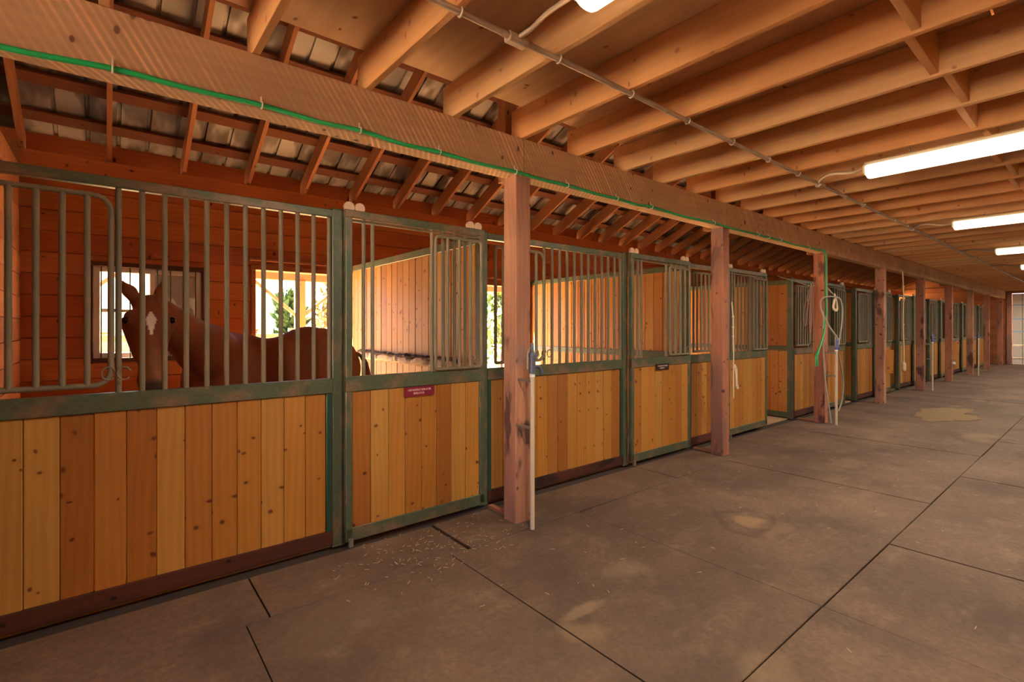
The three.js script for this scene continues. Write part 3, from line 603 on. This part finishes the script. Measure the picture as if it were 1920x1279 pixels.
// conduit
{
  const A = 1.89, Y = BEAM1 - 0.026;
  const c = thing('electrical_conduit', 'pale metal conduit strapped under the joists along the aisle', 'conduit', null, [0, Y, A]);
  const pipe = new THREE.CylinderGeometry(0.016, 0.016, X_END - 0.1 - X_START, 10); pipe.rotateZ(Math.PI / 2);
  part(c, 'pipe', pipe, M.conduit, (X_END + X_START) / 2, 0, 0);
  const strap = new THREE.TorusGeometry(0.02, 0.006, 6, 12); strap.rotateY(Math.PI / 2);
  const coup = new THREE.CylinderGeometry(0.018, 0.018, 0.05, 10); coup.rotateZ(Math.PI / 2);
  for (let k = -16; k < 43; k++) { const x = 1.245 + JOIST * k; if (x > X_START + 0.1 && x < X_END - 0.1) part(c, 'strap', strap, M.conduit, x, 0, 0); }
  for (let k = 0; k < 8; k++) {
    const fx = FIXX(k), tx = fx + [0.2, 0.2, 0.03, 0.42, 0.42, 0.42, 0.42, 0.42, 0.42, 0.42][k + 2];
    const box = bar(0.11, 0.05, 0.055, 'x', 0.014);
    part(c, 'junction_box', box, M.conduit, tx, -0.008, 0);
    for (const s of [-0.07, 0.07]) part(c, 'coupling', coup, M.conduit, tx + s, 0, 0);
    part(c, 'coupling', coup, M.conduit, tx + 1.3, 0, 0);
    const end = new THREE.Vector3(fx - 0.05, 2.87 - Y, A - 1.392), br = k === 0
      ? [new THREE.Vector3(tx, 0, 0), new THREE.Vector3(tx + 0.01, 0.008, 0.1), new THREE.Vector3(fx + 0.01, 0.0, 0.25), end]
      : [new THREE.Vector3(tx, 0, 0), new THREE.Vector3(tx - 0.14, 0.006, 0.05), new THREE.Vector3(fx + 0.12, 0.0, 0.2), new THREE.Vector3(fx + 0.0, end.y, end.z - 0.1), end];
    part(c, 'branch', tube(br, k === 0 ? 0.012 : 0.016, 20, 8), M.conduit);
  }
}
// ================================================================ WATER, HOSES AND ROPES
const hyd = [
  [2.452, 2.758, 'white standpipe hydrant with grey head before the first post', true],
  [8.664, 2.738, 'standpipe hydrant with blue head amid looped hoses at the green-hose post', false],
  [15.05, 2.77, 'standpipe hydrant with blue head beyond the hanging rope', false],
  [20.95, 2.75, 'slim standpipe hydrant farthest down the aisle', false],
];
for (const [x, a, label, grey] of hyd) {
  const t = thing('water_hydrant', label, 'hydrant', 'standpipe hydrants at the posts', [x, 0, a]);
  part(t, 'pipe', rod(0.0175, 1.16, 14), M.pvc, 0, 0, 0);
  part(t, 'collar', rod(0.021, 0.03, 14), M.tie, 0, 1.13, 0);
  const hm = grey ? M.hydrant : M.hydrantBlue;
  const head = mergeGeometries([rod(0.026, 0.13, 12).clone().translate(0, 1.155, 0), new THREE.SphereGeometry(0.032, 12, 8).translate(0, 1.29, 0), rod(0.012, 0.08, 8).clone().translate(0, 1.3, 0)].map((q) => q.index ? q.toNonIndexed() : q));
  part(t, 'head', head, hm);
  part(t, 'spout', tube([new THREE.Vector3(0, 1.2, 0), new THREE.Vector3(0.05, 1.205, 0.004), new THREE.Vector3(0.075, 1.19, 0.006), new THREE.Vector3(0.09, 1.15, 0.008)], 0.013, 14, 8), hm);
  part(t, 'handle', tube([new THREE.Vector3(0.01, 1.36, 0), new THREE.Vector3(-0.04, 1.33, 0), new THREE.Vector3(-0.055, 1.28, 0.01), new THREE.Vector3(-0.055, 1.19, 0.01)], 0.006, 14, 6), M.steel);
  part(t, 'linkage', tube([new THREE.Vector3(0, 1.3, 0.02), new THREE.Vector3(0.03, 1.33, 0.02), new THREE.Vector3(0.045, 1.29, 0.02), new THREE.Vector3(0.02, 1.26, 0.02)], 0.006, 14, 6, true), M.steel);
  for (const y of [0.75, 1.1]) part(t, 'bracket', bar(0.012, 0.02, 2.905 - a + 0.0, 'z', 0.002), M.steel, -0.012, y, (2.905 - a) / 2);
}
// green hose along the beam and down the third post
{
  const pts = [[-7, 2.67], [-4, 2.665], [-2, 2.67], [-0.9, 2.655], [-0.335, 2.645], [0.024, 2.673], [0.307, 2.672], [0.643, 2.682], [0.951, 2.672], [1.184, 2.684], [1.451, 2.668], [1.737, 2.676], [2.05, 2.668], [2.4, 2.677], [2.7, 2.668], [2.957, 2.675], [3.3, 2.664], [3.599, 2.669], [3.9, 2.66], [4.128, 2.676], [4.7, 2.662], [5.309, 2.676], [5.8, 2.664], [6.395, 2.676], [6.55, 2.668], [6.7, 2.676], [6.9, 2.668], [7.052, 2.676], [7.5, 2.66], [8.017, 2.676], [8.4, 2.675], [8.6, 2.69], [8.68, 2.6], [8.69, 2.3], [8.69, 1.95], [8.7, 1.72], [8.66, 1.6], [8.5, 1.38], [8.36, 1.2], [8.27, 1.1]];
  const h = thing('garden_hose', 'bright green hose tied along the beam and dropping down a post', 'hose', null, [0, 0, 0]);
  part(h, 'hose_line', tube(pts.map(([x, y], i) => V(x, y, i > 36 ? 2.86 : 2.889)), 0.0135, 420, 8), M.hose);
  part(h, 'nozzle', tube([V(8.3, 1.13, 2.86), V(8.24, 1.08, 2.86), V(8.23, 1.0, 2.86), V(8.25, 0.92, 2.86)], 0.02, 12, 8), M.hose, 0, 0, 0, 'green hose end');
  const tie = new THREE.TorusGeometry(0.018, 0.004, 6, 12); tie.rotateY(Math.PI / 2);
  for (const x of [-1.2, 0.024, 0.643, 1.184, 1.737, 2.4, 2.957, 3.599, 4.128, 5.309, 6.395, 6.7, 7.052, 8.017]) {
    const y = pts.reduce((b, p) => Math.abs(p[0] - x) < Math.abs(b[0] - x) ? p : b, pts[0])[1];
    part(h, 'tie', mergeGeometries([tie.toNonIndexed(), bar(0.008, 0.04, 0.006, 'y', 0.001).clone().translate(0, 0.028, -0.012)]), M.tie, x, y, 2.889, 'white cable tie');
  }
}
// pale hoses at the third hydrant
{
  const t = thing('coiled_hose', 'pale hose looping down from the blue hydrant by the green-hose post', 'hose', null);
  part(t, 'hose_line', tube([V(8.7, 1.2, 2.74), V(8.66, 1.32, 2.72), V(8.5, 1.55, 2.8), V(8.42, 1.8, 2.87), V(8.55, 1.95, 2.88), V(8.98, 1.98, 2.84), V(9.15, 1.9, 2.82), V(9.12, 1.65, 2.8), V(8.95, 1.35, 2.78), V(8.8, 1.22, 2.75)], 0.012, 80, 7), M.hosePale);
  part(t, 'hose_line', tube([V(8.72, 1.15, 2.74), V(8.85, 0.95, 2.74), V(9.0, 0.65, 2.75), V(8.98, 0.35, 2.76), V(8.85, 0.18, 2.77)], 0.012, 40, 7), M.hosePale);
  part(t, 'hose_line', tube([V(8.58, 1.75, 2.89), V(8.575, 1.2, 2.885), V(8.6, 0.7, 2.87), V(8.58, 0.35, 2.82), V(8.58, 0.03, 2.78)], 0.012, 40, 7), M.hosePale);
  const r = thing('rope_coil', 'cream lead rope coiled in a loop beside the green-hose post', 'rope', null);
  for (const s of [0, 1]) part(r, 'coil', tube([V(9.1, 2.03 - 0.02 * s, 2.9), V(9.0 + 0.03 * s, 1.92, 2.88), V(8.95 + 0.04 * s, 1.81 + 0.01 * s, 2.88), V(9.08, 1.76 + 0.02 * s, 2.88), V(9.2 - 0.03 * s, 1.8, 2.89), V(9.18 - 0.03 * s, 1.92, 2.9)], 0.013, 60, 7, true), M.ropeWhite);
  part(r, 'hanging_end', tube([V(9.1, 2.03, 2.92), V(9.08, 2.12, 2.98), V(9.02, 2.22, 3.05)], 0.008, 16, 6), M.ropeWhite);
  part(r, 'hook', tube([V(8.81, 2.1, 2.95), V(8.95, 2.08, 2.93), V(9.1, 2.02, 2.91), V(9.13, 2.06, 2.91)], 0.006, 16, 6), M.steel);
  const b = thing('bridle', 'faded leather bridle and straps hanging left of the green-hose post', 'bridle', null);
  part(b, 'strap', tube([V(8.41, 2.14, 2.98), V(8.3, 2.02, 3.0), V(8.16, 1.8, 3.0), V(8.12, 1.6, 3.0), V(8.2, 1.52, 3.0), V(8.26, 1.75, 3.0), V(8.34, 2.0, 3.0)], 0.009, 60, 6, true), M.leather);
  part(b, 'strap', tube([V(8.41, 2.12, 2.99), V(8.33, 1.9, 2.98), V(8.3, 1.6, 2.98), V(8.33, 1.4, 2.98), V(8.37, 1.62, 2.98), V(8.38, 1.9, 2.98)], 0.009, 60, 6, true), M.strapPink);
  part(b, 'hook', tube([V(8.672, 2.16, 2.98), V(8.52, 2.15, 2.98), V(8.4, 2.13, 2.985), V(8.37, 2.17, 2.985)], 0.006, 16, 6), M.steel);
  part(b, 'hanging_line', tube([V(8.41, 2.12, 2.99), V(8.3, 2.2, 3.15), V(7.95, 2.28, 3.3)], 0.006, 30, 6), M.hosePale);
}
{
  const r = thing('hanging_rope', 'cream knotted rope with a loop hanging beside the second post', 'rope', null);
  part(r, 'cord', tube([V(5.735, 1.8, 2.9), V(5.74, 1.6, 2.885), V(5.73, 1.45, 2.88), V(5.74, 1.15, 2.88), V(5.735, 0.92, 2.88), V(5.74, 0.66, 2.88)], 0.007, 50, 6), M.ropeWhite);
  for (const y of [1.62, 1.5, 1.39]) part(r, 'knot', new THREE.SphereGeometry(0.014, 8, 6), M.ropeWhite, 5.735, y, 2.883);
  part(r, 'loop', tube([V(5.74, 1.06, 2.87), V(5.79, 1.0, 2.87), V(5.8, 0.86, 2.87), V(5.83, 0.77, 2.87), V(5.78, 0.8, 2.865), V(5.765, 0.94, 2.865)], 0.009, 40, 6, true), M.ropeWhite);
  const l = thing('hanging_rope', 'long pale knotted rope hanging from the beam between two posts', 'rope', null);
  part(l, 'cord', tube([V(12.95, 2.7, 2.897), V(12.955, 2.62, 2.87), V(12.96, 2.2, 2.86), V(12.94, 1.6, 2.86), V(13.0, 1.0, 2.86), V(13.0, 0.75, 2.86)], 0.014, 50, 6), M.rope);
  for (const y of [2.35, 2.05, 1.55]) part(l, 'knot', new THREE.SphereGeometry(0.024, 8, 6), M.rope, 12.95, y, 2.86);
  part(l, 'tassel', new THREE.CapsuleGeometry(0.04, 0.12, 4, 10), M.rope, 13.0, 0.66, 2.86);
  const b1 = part(scene, numbered('pale_board'), bar(0.03, 0.46, 0.16, 'y', 0.004, 2), M.board, X0 + PER * 3 + 0.2, 0.82, A_POST - 0.02);
  b1.rotation.set(0, 0.5, 0.05); tag(b1, 'pale wooden board hung low beside the post by an open stall', 'board');
  const b2 = part(scene, numbered('pale_board'), bar(0.03, 0.48, 0.17, 'y', 0.004, 4), M.board, X0 + PER * 5 + 0.24, 0.84, A_POST - 0.03);
  b2.rotation.set(0.12, 0.4, -0.22); tag(b2, 'tilted pale wooden board on the post above the white knob', 'board');
  const kn = new THREE.Mesh(new THREE.LatheGeometry([[0, 0], [0.03, 0], [0.04, 0.012], [0.032, 0.03], [0.045, 0.045], [0.03, 0.062], [0, 0.066]].map((p) => new THREE.Vector2(p[0], p[1])), 16), M.tie);
  kn.name = 'insulator_knob'; kn.position.copy(V(X0 + PER * 5 + 0.11, 0.5, A_POST + 0.006)); kn.rotation.x = Math.PI / 2; scene.add(kn); tag(kn, 'small white insulator knob low on a timber post', 'knob');
}
// thin strip of sawdust far along the aisle, and straw bits by the first door
{
  const geo = (n, R, sd) => { const p = [0, 0.006, 0], idx = []; for (let i = 0; i < n; i++) { const t = i / n * 6.283, q = 0.35 + 1.1 * fbm(4 + 2.2 * Math.cos(t), 4 + 2.2 * Math.sin(t), 90, 90, sd, 5); p.push(R[0] * q * Math.cos(t), 0.0, R[1] * q * Math.sin(t)); } for (let i = 0; i < n; i++) idx.push(0, 1 + (i + 1) % n, 1 + i); const g = new THREE.BufferGeometry(); g.setAttribute('position', new THREE.Float32BufferAttribute(p, 3)); g.setIndex(idx); g.computeVertexNormals(); return g; };
  const sm = std({ color: '#826a4c', roughness: 1 });
  for (const [x, a, rx, ra, sd, l] of [[11.2, 1.9, 1.0, 0.42, 4, 'pale patch of spilled sawdust on the mats far along the aisle']]) {
    const m = part(scene, numbered('sawdust_patch'), geo(160, [rx, ra], sd), sm, x, 0.0, a); tag(m, l, 'sawdust', null, 'stuff');
  }
  const bit = new THREE.BoxGeometry(0.028, 0.0016, 0.0022), st = new THREE.InstancedMesh(bit, std({ color: '#c9b18a', roughness: 1 }), 230), D = new THREE.Object3D();
  for (let i = 0; i < 230; i++) {
    const near = i < 150, x = near ? 1.72 + (rnd() + rnd() - 1) * 0.75 : rr(0, 9), a = near ? 2.95 + (rnd() + rnd() - 1) * 0.42 : rr(0.4, 3.2);
    D.position.copy(V(x, 0.004 + rnd() * 0.002, Math.min(a, 3.28))); D.rotation.set(0, rr(0, 6.28), rr(-0.1, 0.1)); D.scale.set(rr(0.4, 1.3), 1, 1); D.updateMatrix(); st.setMatrixAt(i, D.matrix);
  }
  st.name = 'straw_bits'; tag(st, 'scattered bits of straw on the mats by the stall doors', 'straw', null, 'stuff'); scene.add(st);
}
// ================================================================ HORSE
{
  const horse = thing('horse', 'chestnut horse with a white star looking out through the stall bars', 'horse', null);
  const sdf = (bones, p, k = 0.05) => {
    let d = 1e3;
    for (const [A, B, ra, rb, sx] of bones) {
      const ax = A[0], ay = A[1], az = A[2], bx = B[0] - ax, by = B[1] - ay, bz = B[2] - az, px = p[0] - ax, py = p[1] - ay, pz = p[2] - az;
      const t = clamp((px * bx + py * by + pz * bz) / (bx * bx + by * by + bz * bz + 1e-9), 0, 1);
      const qx = px - bx * t, qy = py - by * t, qz = (pz - bz * t) / (sx ?? 1);
      const e = Math.sqrt(qx * qx + qy * qy + qz * qz) - mix(ra, rb, t);
      const h = Math.max(k - Math.abs(d - e), 0) / k; d = Math.min(d, e) - h * h * k * 0.25;
    }
    return d;
  };
  const meshField = (bones, c, half, res, kk) => {
    const mc = new MarchingCubes(res, M.mat, false, false, 160000); mc.isolation = 0;
    const near = [], lo = bones.map(([A, B, ra, rb]) => [0, 1, 2].map((i) => [Math.min(A[i], B[i]) - Math.max(ra, rb) - 0.08, Math.max(A[i], B[i]) + Math.max(ra, rb) + 0.08]));
    for (let z = 0; z < res; z++) for (let y = 0; y < res; y++) for (let x = 0; x < res; x++) {
      const p = [c[0] + half * (x - res / 2) / (res / 2), c[1] + half * (y - res / 2) / (res / 2), c[2] + half * (z - res / 2) / (res / 2)];
      near.length = 0;
      for (let i = 0; i < bones.length; i++) { const r = lo[i]; if (p[0] > r[0][0] && p[0] < r[0][1] && p[1] > r[1][0] && p[1] < r[1][1] && p[2] > r[2][0] && p[2] < r[2][1]) near.push(bones[i]); }
      mc.field[x + y * res + z * res * res] = near.length ? -sdf(near, p, kk) : -0.2;
    }
    mc.update();
    const n = mc.count, g = new THREE.BufferGeometry(), pos = new Float32Array(n * 3);
    for (let i = 0; i < n; i++) for (let j = 0; j < 3; j++) pos[i * 3 + j] = c[j] + half * mc.positionArray[i * 3 + j];
    // normals from the field
    const nor = new Float32Array(n * 3), e = 0.004;
    for (let i = 0; i < n; i++) {
      const p = [pos[i * 3], pos[i * 3 + 1], pos[i * 3 + 2]], g0 = [0, 1, 2].map((j) => { const a = p.slice(), b = p.slice(); a[j] += e; b[j] -= e; return sdf(bones, a, kk) - sdf(bones, b, kk); }), l = Math.hypot(...g0) || 1;
      for (let j = 0; j < 3; j++) nor[i * 3 + j] = g0[j] / l;
    }
    g.setAttribute('position', new THREE.BufferAttribute(pos, 3)); g.setAttribute('normal', new THREE.BufferAttribute(nor, 3));
    // marching cubes winding: make it agree with the normals
    for (let i = 0; i < n; i += 3) {
      const A = new THREE.Vector3().fromArray(pos, i * 3), B = new THREE.Vector3().fromArray(pos, i * 3 + 3), C = new THREE.Vector3().fromArray(pos, i * 3 + 6);
      if (B.clone().sub(A).cross(C.clone().sub(A)).dot(new THREE.Vector3().fromArray(nor, i * 3)) < 0) for (const arr of [pos, nor]) for (let j = 0; j < 3; j++) { const t = arr[i * 3 + 3 + j]; arr[i * 3 + 3 + j] = arr[i * 3 + 6 + j]; arr[i * 3 + 6 + j] = t; }
    }
    return g;
  };
  const b = (x, y, a) => [x, y, -a];
  const AC = 4.9;
  const body = [
    [b(0.82, 1.11, AC), b(1.16, 1.06, AC), 0.325, 0.315], [b(1.16, 1.06, AC), b(1.5, 1.15, AC), 0.315, 0.325], [b(1.5, 1.17, AC), b(1.63, 1.17, AC), 0.33, 0.315], [b(1.62, 1.15, AC), b(1.74, 1.08, AC), 0.3, 0.255],
    [b(0.74, 1.3, AC), b(0.98, 1.31, AC), 0.13, 0.11],
    [b(0.78, 1.18, AC), b(0.62, 1.32, 4.64), 0.27, 0.2], [b(0.62, 1.32, 4.64), b(0.4, 1.48, 4.32), 0.195, 0.14],
    [b(0.68, 1.0, AC), b(0.8, 0.9, AC), 0.2, 0.24],
    // front legs
    ...[-1, 1].flatMap((s) => [[b(0.76, 1.0, AC + s * 0.13), b(0.75, 0.72, AC + s * 0.14), 0.15, 0.085], [b(0.75, 0.72, AC + s * 0.14), b(0.755, 0.46, AC + s * 0.14), 0.08, 0.055], [b(0.755, 0.46, AC + s * 0.14), b(0.755, 0.16, AC + s * 0.14), 0.05, 0.036], [b(0.755, 0.16, AC + s * 0.14), b(0.71, 0.08, AC + s * 0.14), 0.042, 0.042], [b(0.71, 0.085, AC + s * 0.14), b(0.69, 0.045, AC + s * 0.14), 0.05, 0.06]]),
    // hind legs: stifle forward, hock back
    ...[-1, 1].flatMap((s) => [[b(1.68, 1.05, AC + s * 0.13), b(1.56, 0.78, AC + s * 0.15), 0.23, 0.13], [b(1.56, 0.78, AC + s * 0.15), b(1.78, 0.52, AC + s * 0.14), 0.12, 0.06], [b(1.78, 0.52, AC + s * 0.14), b(1.77, 0.17, AC + s * 0.14), 0.055, 0.038], [b(1.77, 0.17, AC + s * 0.14), b(1.72, 0.085, AC + s * 0.14), 0.043, 0.043], [b(1.72, 0.085, AC + s * 0.14), b(1.7, 0.045, AC + s * 0.14), 0.05, 0.06]]),
  ];
  const HA = 4.0, HX = 0.217;   // head: poll to muzzle, facing the aisle
  const head = [
    [b(0.43, 1.46, 4.36), b(0.27, 1.57, 4.14), 0.145, 0.125],
    [b(HX + 0.01, 1.625, HA + 0.07), b(HX, 1.52, HA), 0.09, 0.1], [b(HX, 1.52, HA), b(HX + 0.006, 1.32, HA - 0.11), 0.1, 0.07], [b(HX + 0.006, 1.32, HA - 0.11), b(HX + 0.008, 1.17, HA - 0.16), 0.068, 0.07], [b(HX + 0.008, 1.17, HA - 0.16), b(HX + 0.008, 1.13, HA - 0.165), 0.072, 0.062],
    ...[-1, 1].flatMap((q) => [[b(HX + q * 0.065, 1.52, HA + 0.07), b(HX + q * 0.035, 1.31, HA - 0.03), 0.078, 0.048],
      [b(HX + q * 0.088, 1.565, HA - 0.005), b(HX + q * 0.08, 1.535, HA - 0.03), 0.042, 0.038],
      [b(HX + 0.008 + q * 0.036, 1.155, HA - 0.205), b(HX + 0.008 + q * 0.034, 1.14, HA - 0.205), 0.03, 0.026]]),
    // ears
    [b(0.163, 1.665, HA + 0.085), b(0.118, 1.735, HA + 0.075), 0.036, 0.035], [b(0.118, 1.735, HA + 0.075), b(0.082, 1.795, HA + 0.06), 0.033, 0.006],
    [b(0.288, 1.675, HA + 0.09), b(0.292, 1.74, HA + 0.085), 0.036, 0.035], [b(0.292, 1.74, HA + 0.085), b(0.292, 1.805, HA + 0.075), 0.033, 0.006],
  ];
  const bg = meshField(body, [1.2, 0.78, -AC + 0.05], 1.02, 112, 0.06), hg = meshField(head, [0.26, 1.45, -4.1], 0.44, 108, 0.028);
  const paint = (g, fn) => { const p = g.attributes.position, c = new Float32Array(p.count * 3); for (let i = 0; i < p.count; i++) { const q = fn(p.getX(i), p.getY(i), -p.getZ(i)); c[i * 3] = q[0]; c[i * 3 + 1] = q[1]; c[i * 3 + 2] = q[2]; } g.setAttribute('color', new THREE.BufferAttribute(c, 3)); };
  const lin = (h) => { const c = new THREE.Color(h); return [c.r, c.g, c.b]; };
  const coat = lin('#7d4424'), white = lin('#e6d5c6'), muzzle = lin('#43302a'), hoof = lin('#2d221c'), tan = lin('#8f5c38');
  const hairy = (x, y, a, c) => { const f = 0.85 + 0.3 * fbm(x * 40 + 500, y * 12 + a * 40 + 500, 4000, 4000, 71, 3); return c.map((v) => v * f); };
  paint(bg, (x, y, a) => hairy(x, y, a, y < 0.09 ? hoof : coat));
  paint(hg, (x, y, a) => {
    let c = coat.slice();
    const ny = (y - 1.1) / 0.5, front = a < HA + 0.02;
    if (front) { const t = (1 - smooth(1.26, 1.42, y)) * 0.75; c = c.map((v, i) => mix(v, tan[i], t)); }
    const w = 0.03 * (1 - Math.abs((y - 1.55) / (y > 1.55 ? 0.055 : 0.11)));
    if (front && w > 0 && Math.abs(x - HX - 0.006) < w) c = white.slice();
    if (y < 1.22) c = c.map((v, i) => mix(v, muzzle[i], 1 - smooth(1.15, 1.2, y + 0.015 * (vnoise(x * 60, a * 60, 999, 999, 3) - 0.5))));
    return hairy(x, y, a, c);
  });
  const coatMat = std({ vertexColors: true, roughness: 0.75 });
  part(horse, 'body', mergeGeometries([bg, hg]), coatMat);
  for (const s of [-1, 1]) part(horse, 'eye', new THREE.SphereGeometry(0.021, 14, 10), std({ color: '#120a07', roughness: 0.12 }), HX + s * 0.121, 1.545, HA - 0.036, 'dark eye');
  for (const s of [-1, 1]) { const n = new THREE.SphereGeometry(0.012, 10, 8); n.scale(0.8, 1.2, 0.5); part(horse, 'nostril', n, std({ color: '#150d0b', roughness: 0.7 }), HX + 0.008 + s * 0.04, 1.146, HA - 0.228); }
  // mane and forelock: tapering locks
  const mm = std({ color: '#7c4826', roughness: 0.75 });
  const locks = [];
  for (let i = 0; i < 46; i++) {
    const t = i / 45, kk = Math.min(2.999, t * 3), q0 = [[0.29, 1.69, 4.12], [0.461, 1.585, 4.37], [0.6, 1.5, 4.58], [0.78, 1.455, 4.84]], j0 = Math.floor(kk), f0 = kk - j0, [x, y, a] = [0, 1, 2].map((c) => mix(q0[j0][c], q0[j0 + 1][c], f0));
    const p = V(x, y, a), L = rr(0.16, 0.26);
    locks.push(tube([p, p.clone().add(new THREE.Vector3(0.012, 0.004, -0.05)), p.clone().add(new THREE.Vector3(0.02, -L * 0.5, -0.1)), p.clone().add(new THREE.Vector3(0.03 + rr(-0.02, 0.02), -L, -0.1))], 0.011, 8, 5));
  }
  for (let i = 0; i < 9; i++) { const p = V(0.232 + (i - 4) * 0.009, 1.705, HA + 0.055); locks.push(tube([p, p.clone().add(new THREE.Vector3(0, -0.03, 0.05)), p.clone().add(new THREE.Vector3(rr(-0.015, 0.01), -0.09, 0.075))], 0.007, 8, 5)); }
  part(horse, 'mane', mergeGeometries(locks), mm, 0, 0, 0, 'chestnut mane and forelock');
  const tl = [];
  for (let i = 0; i < 22; i++) { const a0 = rr(-0.05, 0.05), e = rr(-0.05, 0.05); tl.push(tube([V(1.97, 1.24, AC + a0 * 0.3), V(2.06, 1.14, AC + a0), V(2.09, 0.85, AC + a0 + e), V(2.06 + e * 0.4, 0.42 + rr(-0.06, 0.1), AC + a0 + e)], 0.012, 12, 5)); }
  part(horse, 'tail', mergeGeometries(tl), mm, 0, 0, 0, 'chestnut tail');
}
// ================================================================ OUTSIDE THE BACK DOORS
{
  const A = 8.8;
  for (let k = -1; k < 4; k++) {
    const x = 2.55 + PER * k, t = thing('run_post', k === 0 ? 'red-stained braced post outside, seen behind the horse croup' : 'red-stained braced outdoor post behind the ' + (k < 0 ? 'space before the first' : ORD[k]) + ' stall', 'outdoor post', 'posts of the outside run', [x, -0.02, A]);
    part(t, 'shaft', bar(0.15, 2.3, 0.15, 'y', 0.005, k + 2), M.rafter[0], 0, 1.15, 0);
    for (const s of [-1, 1]) { const g = part(t, 'brace', bar(0.05, 0.92, 0.05, 'y', 0.004), M.post[1], s * 0.37, 1.98, 0.0); g.rotation.z = -s * 0.86; }
    part(t, 'header', bar(PER - 0.02, 0.2, 0.1, 'x', 0.005, k + 3), M.rafter[1], 0, 2.4, 0);
  }
  // board fence beyond
  const fm = std({ color: '#6e6456', roughness: 0.8 });
  for (let k = 0; k < 5; k++) {
    const f = thing('board_fence', 'weathered pale board fence section outside, ' + ORD[k] + ' from the entrance end', 'fence', 'fence sections outside', [-3.2 + 2.5 * k, 0, 11.2]);
    for (const y of [0.4, 0.85, 1.3]) part(f, 'rail', bar(2.46, 0.13, 0.03, 'x', 0.004), fm, 0, y, 0);
    for (const x of [-1.22]) part(f, 'fence_post', bar(0.1, 1.5, 0.1, 'y', 0.005), fm, x, 0.73, 0.06);
  }
  // shrubs
  const leaf = new THREE.PlaneGeometry(0.09, 0.2, 1, 2); leaf.translate(0, 0.1, 0);
  { const p = leaf.attributes.position; for (let i = 0; i < p.count; i++) { const y = p.getY(i); p.setX(i, p.getX(i) * (y > 0.15 ? 0.15 : y < 0.05 ? 0.5 : 1)); p.setZ(i, 0.02 * Math.sin(y * 12)); } leaf.computeVertexNormals(); }
  const shrub = (label, x, a, h, r, n, col, name) => {
    const t = thing(name, label, 'shrub', 'plants outside', [x, -0.02, a]);
    const gs = [], D = new THREE.Object3D();
    for (let i = 0; i < n; i++) {
      const u = Math.pow(rnd(), 0.8), y = h * (0.08 + 0.92 * u), R = r * (1 - 0.75 * u) * (0.55 + 0.45 * rnd()), t0 = rr(0, 6.283);
      D.position.set(R * Math.cos(t0), y, R * Math.sin(t0)); D.rotation.set(rr(-1.2, 1.2), rr(0, 6.28), rr(-1.2, 1.2)); D.scale.setScalar(rr(0.6, 1.6)); D.updateMatrix();
      gs.push(leaf.clone().applyMatrix4(D.matrix));
    }
    const fol = part(t, 'foliage', mergeGeometries(gs), new THREE.MeshPhysicalMaterial({ color: col, roughness: 0.9, side: THREE.DoubleSide })); fol.userData.kind = 'stuff';
    part(t, 'stem', new THREE.CylinderGeometry(0.02, 0.05, h * 0.8, 7).translate(0, h * 0.4, 0), M.darkWood);
  };
  shrub('dark green pointed conifer beyond the stall doorway', 3.3, 12.2, 2.2, 0.6, 1500, '#2c4a26', 'conifer');
  shrub('tan dry bush outside, left of the braced run post', 2.45, 15.0, 3.1, 1.1, 1200, '#7d6238', 'dry_bush');
  shrub('pale dry bush outside, right of the conifer', 5.4, 14.8, 3.1, 1.2, 1200, '#75694a', 'dry_bush');
  shrub('light green bush outside the second stall doorway', 9.8, 12.5, 3.0, 1.3, 1300, '#566a38', 'bush');
  shrub('yellow green bush beyond the board fence', -0.8, 14.0, 2.2, 1.0, 1000, '#5f663c', 'bush');
  // white shed in the yard
  const s = thing('white_shed', 'white plank shed standing in the yard beyond the doorway', 'shed', null, [9.3, -0.02, 20]);
  for (let i = 0; i < 14; i++) part(s, 'siding', bar(6.5, 0.26, 0.04, 'x', 0.006), std({ color: '#b0aaa2', roughness: 0.7 }), 0, 0.15 + i * 0.265, -0.02 * (i & 1));
  part(s, 'box', bar(6.4, 3.7, 4, 'x', 0.01), M.white, 0, 1.86, 2.06);
  const hill = new THREE.SphereGeometry(1, 48, 16); hill.scale(46, 7.5, 14);
  const hg = struct('hillside', 'tan grassy hillside behind the yard', 'hill');
  part(hg, 'slope', hill, std({ map: texGravel, color: '#403520', roughness: 1 }), 8, -1.5, 46);
}
shade(scene);
renderer.render(scene, camera);
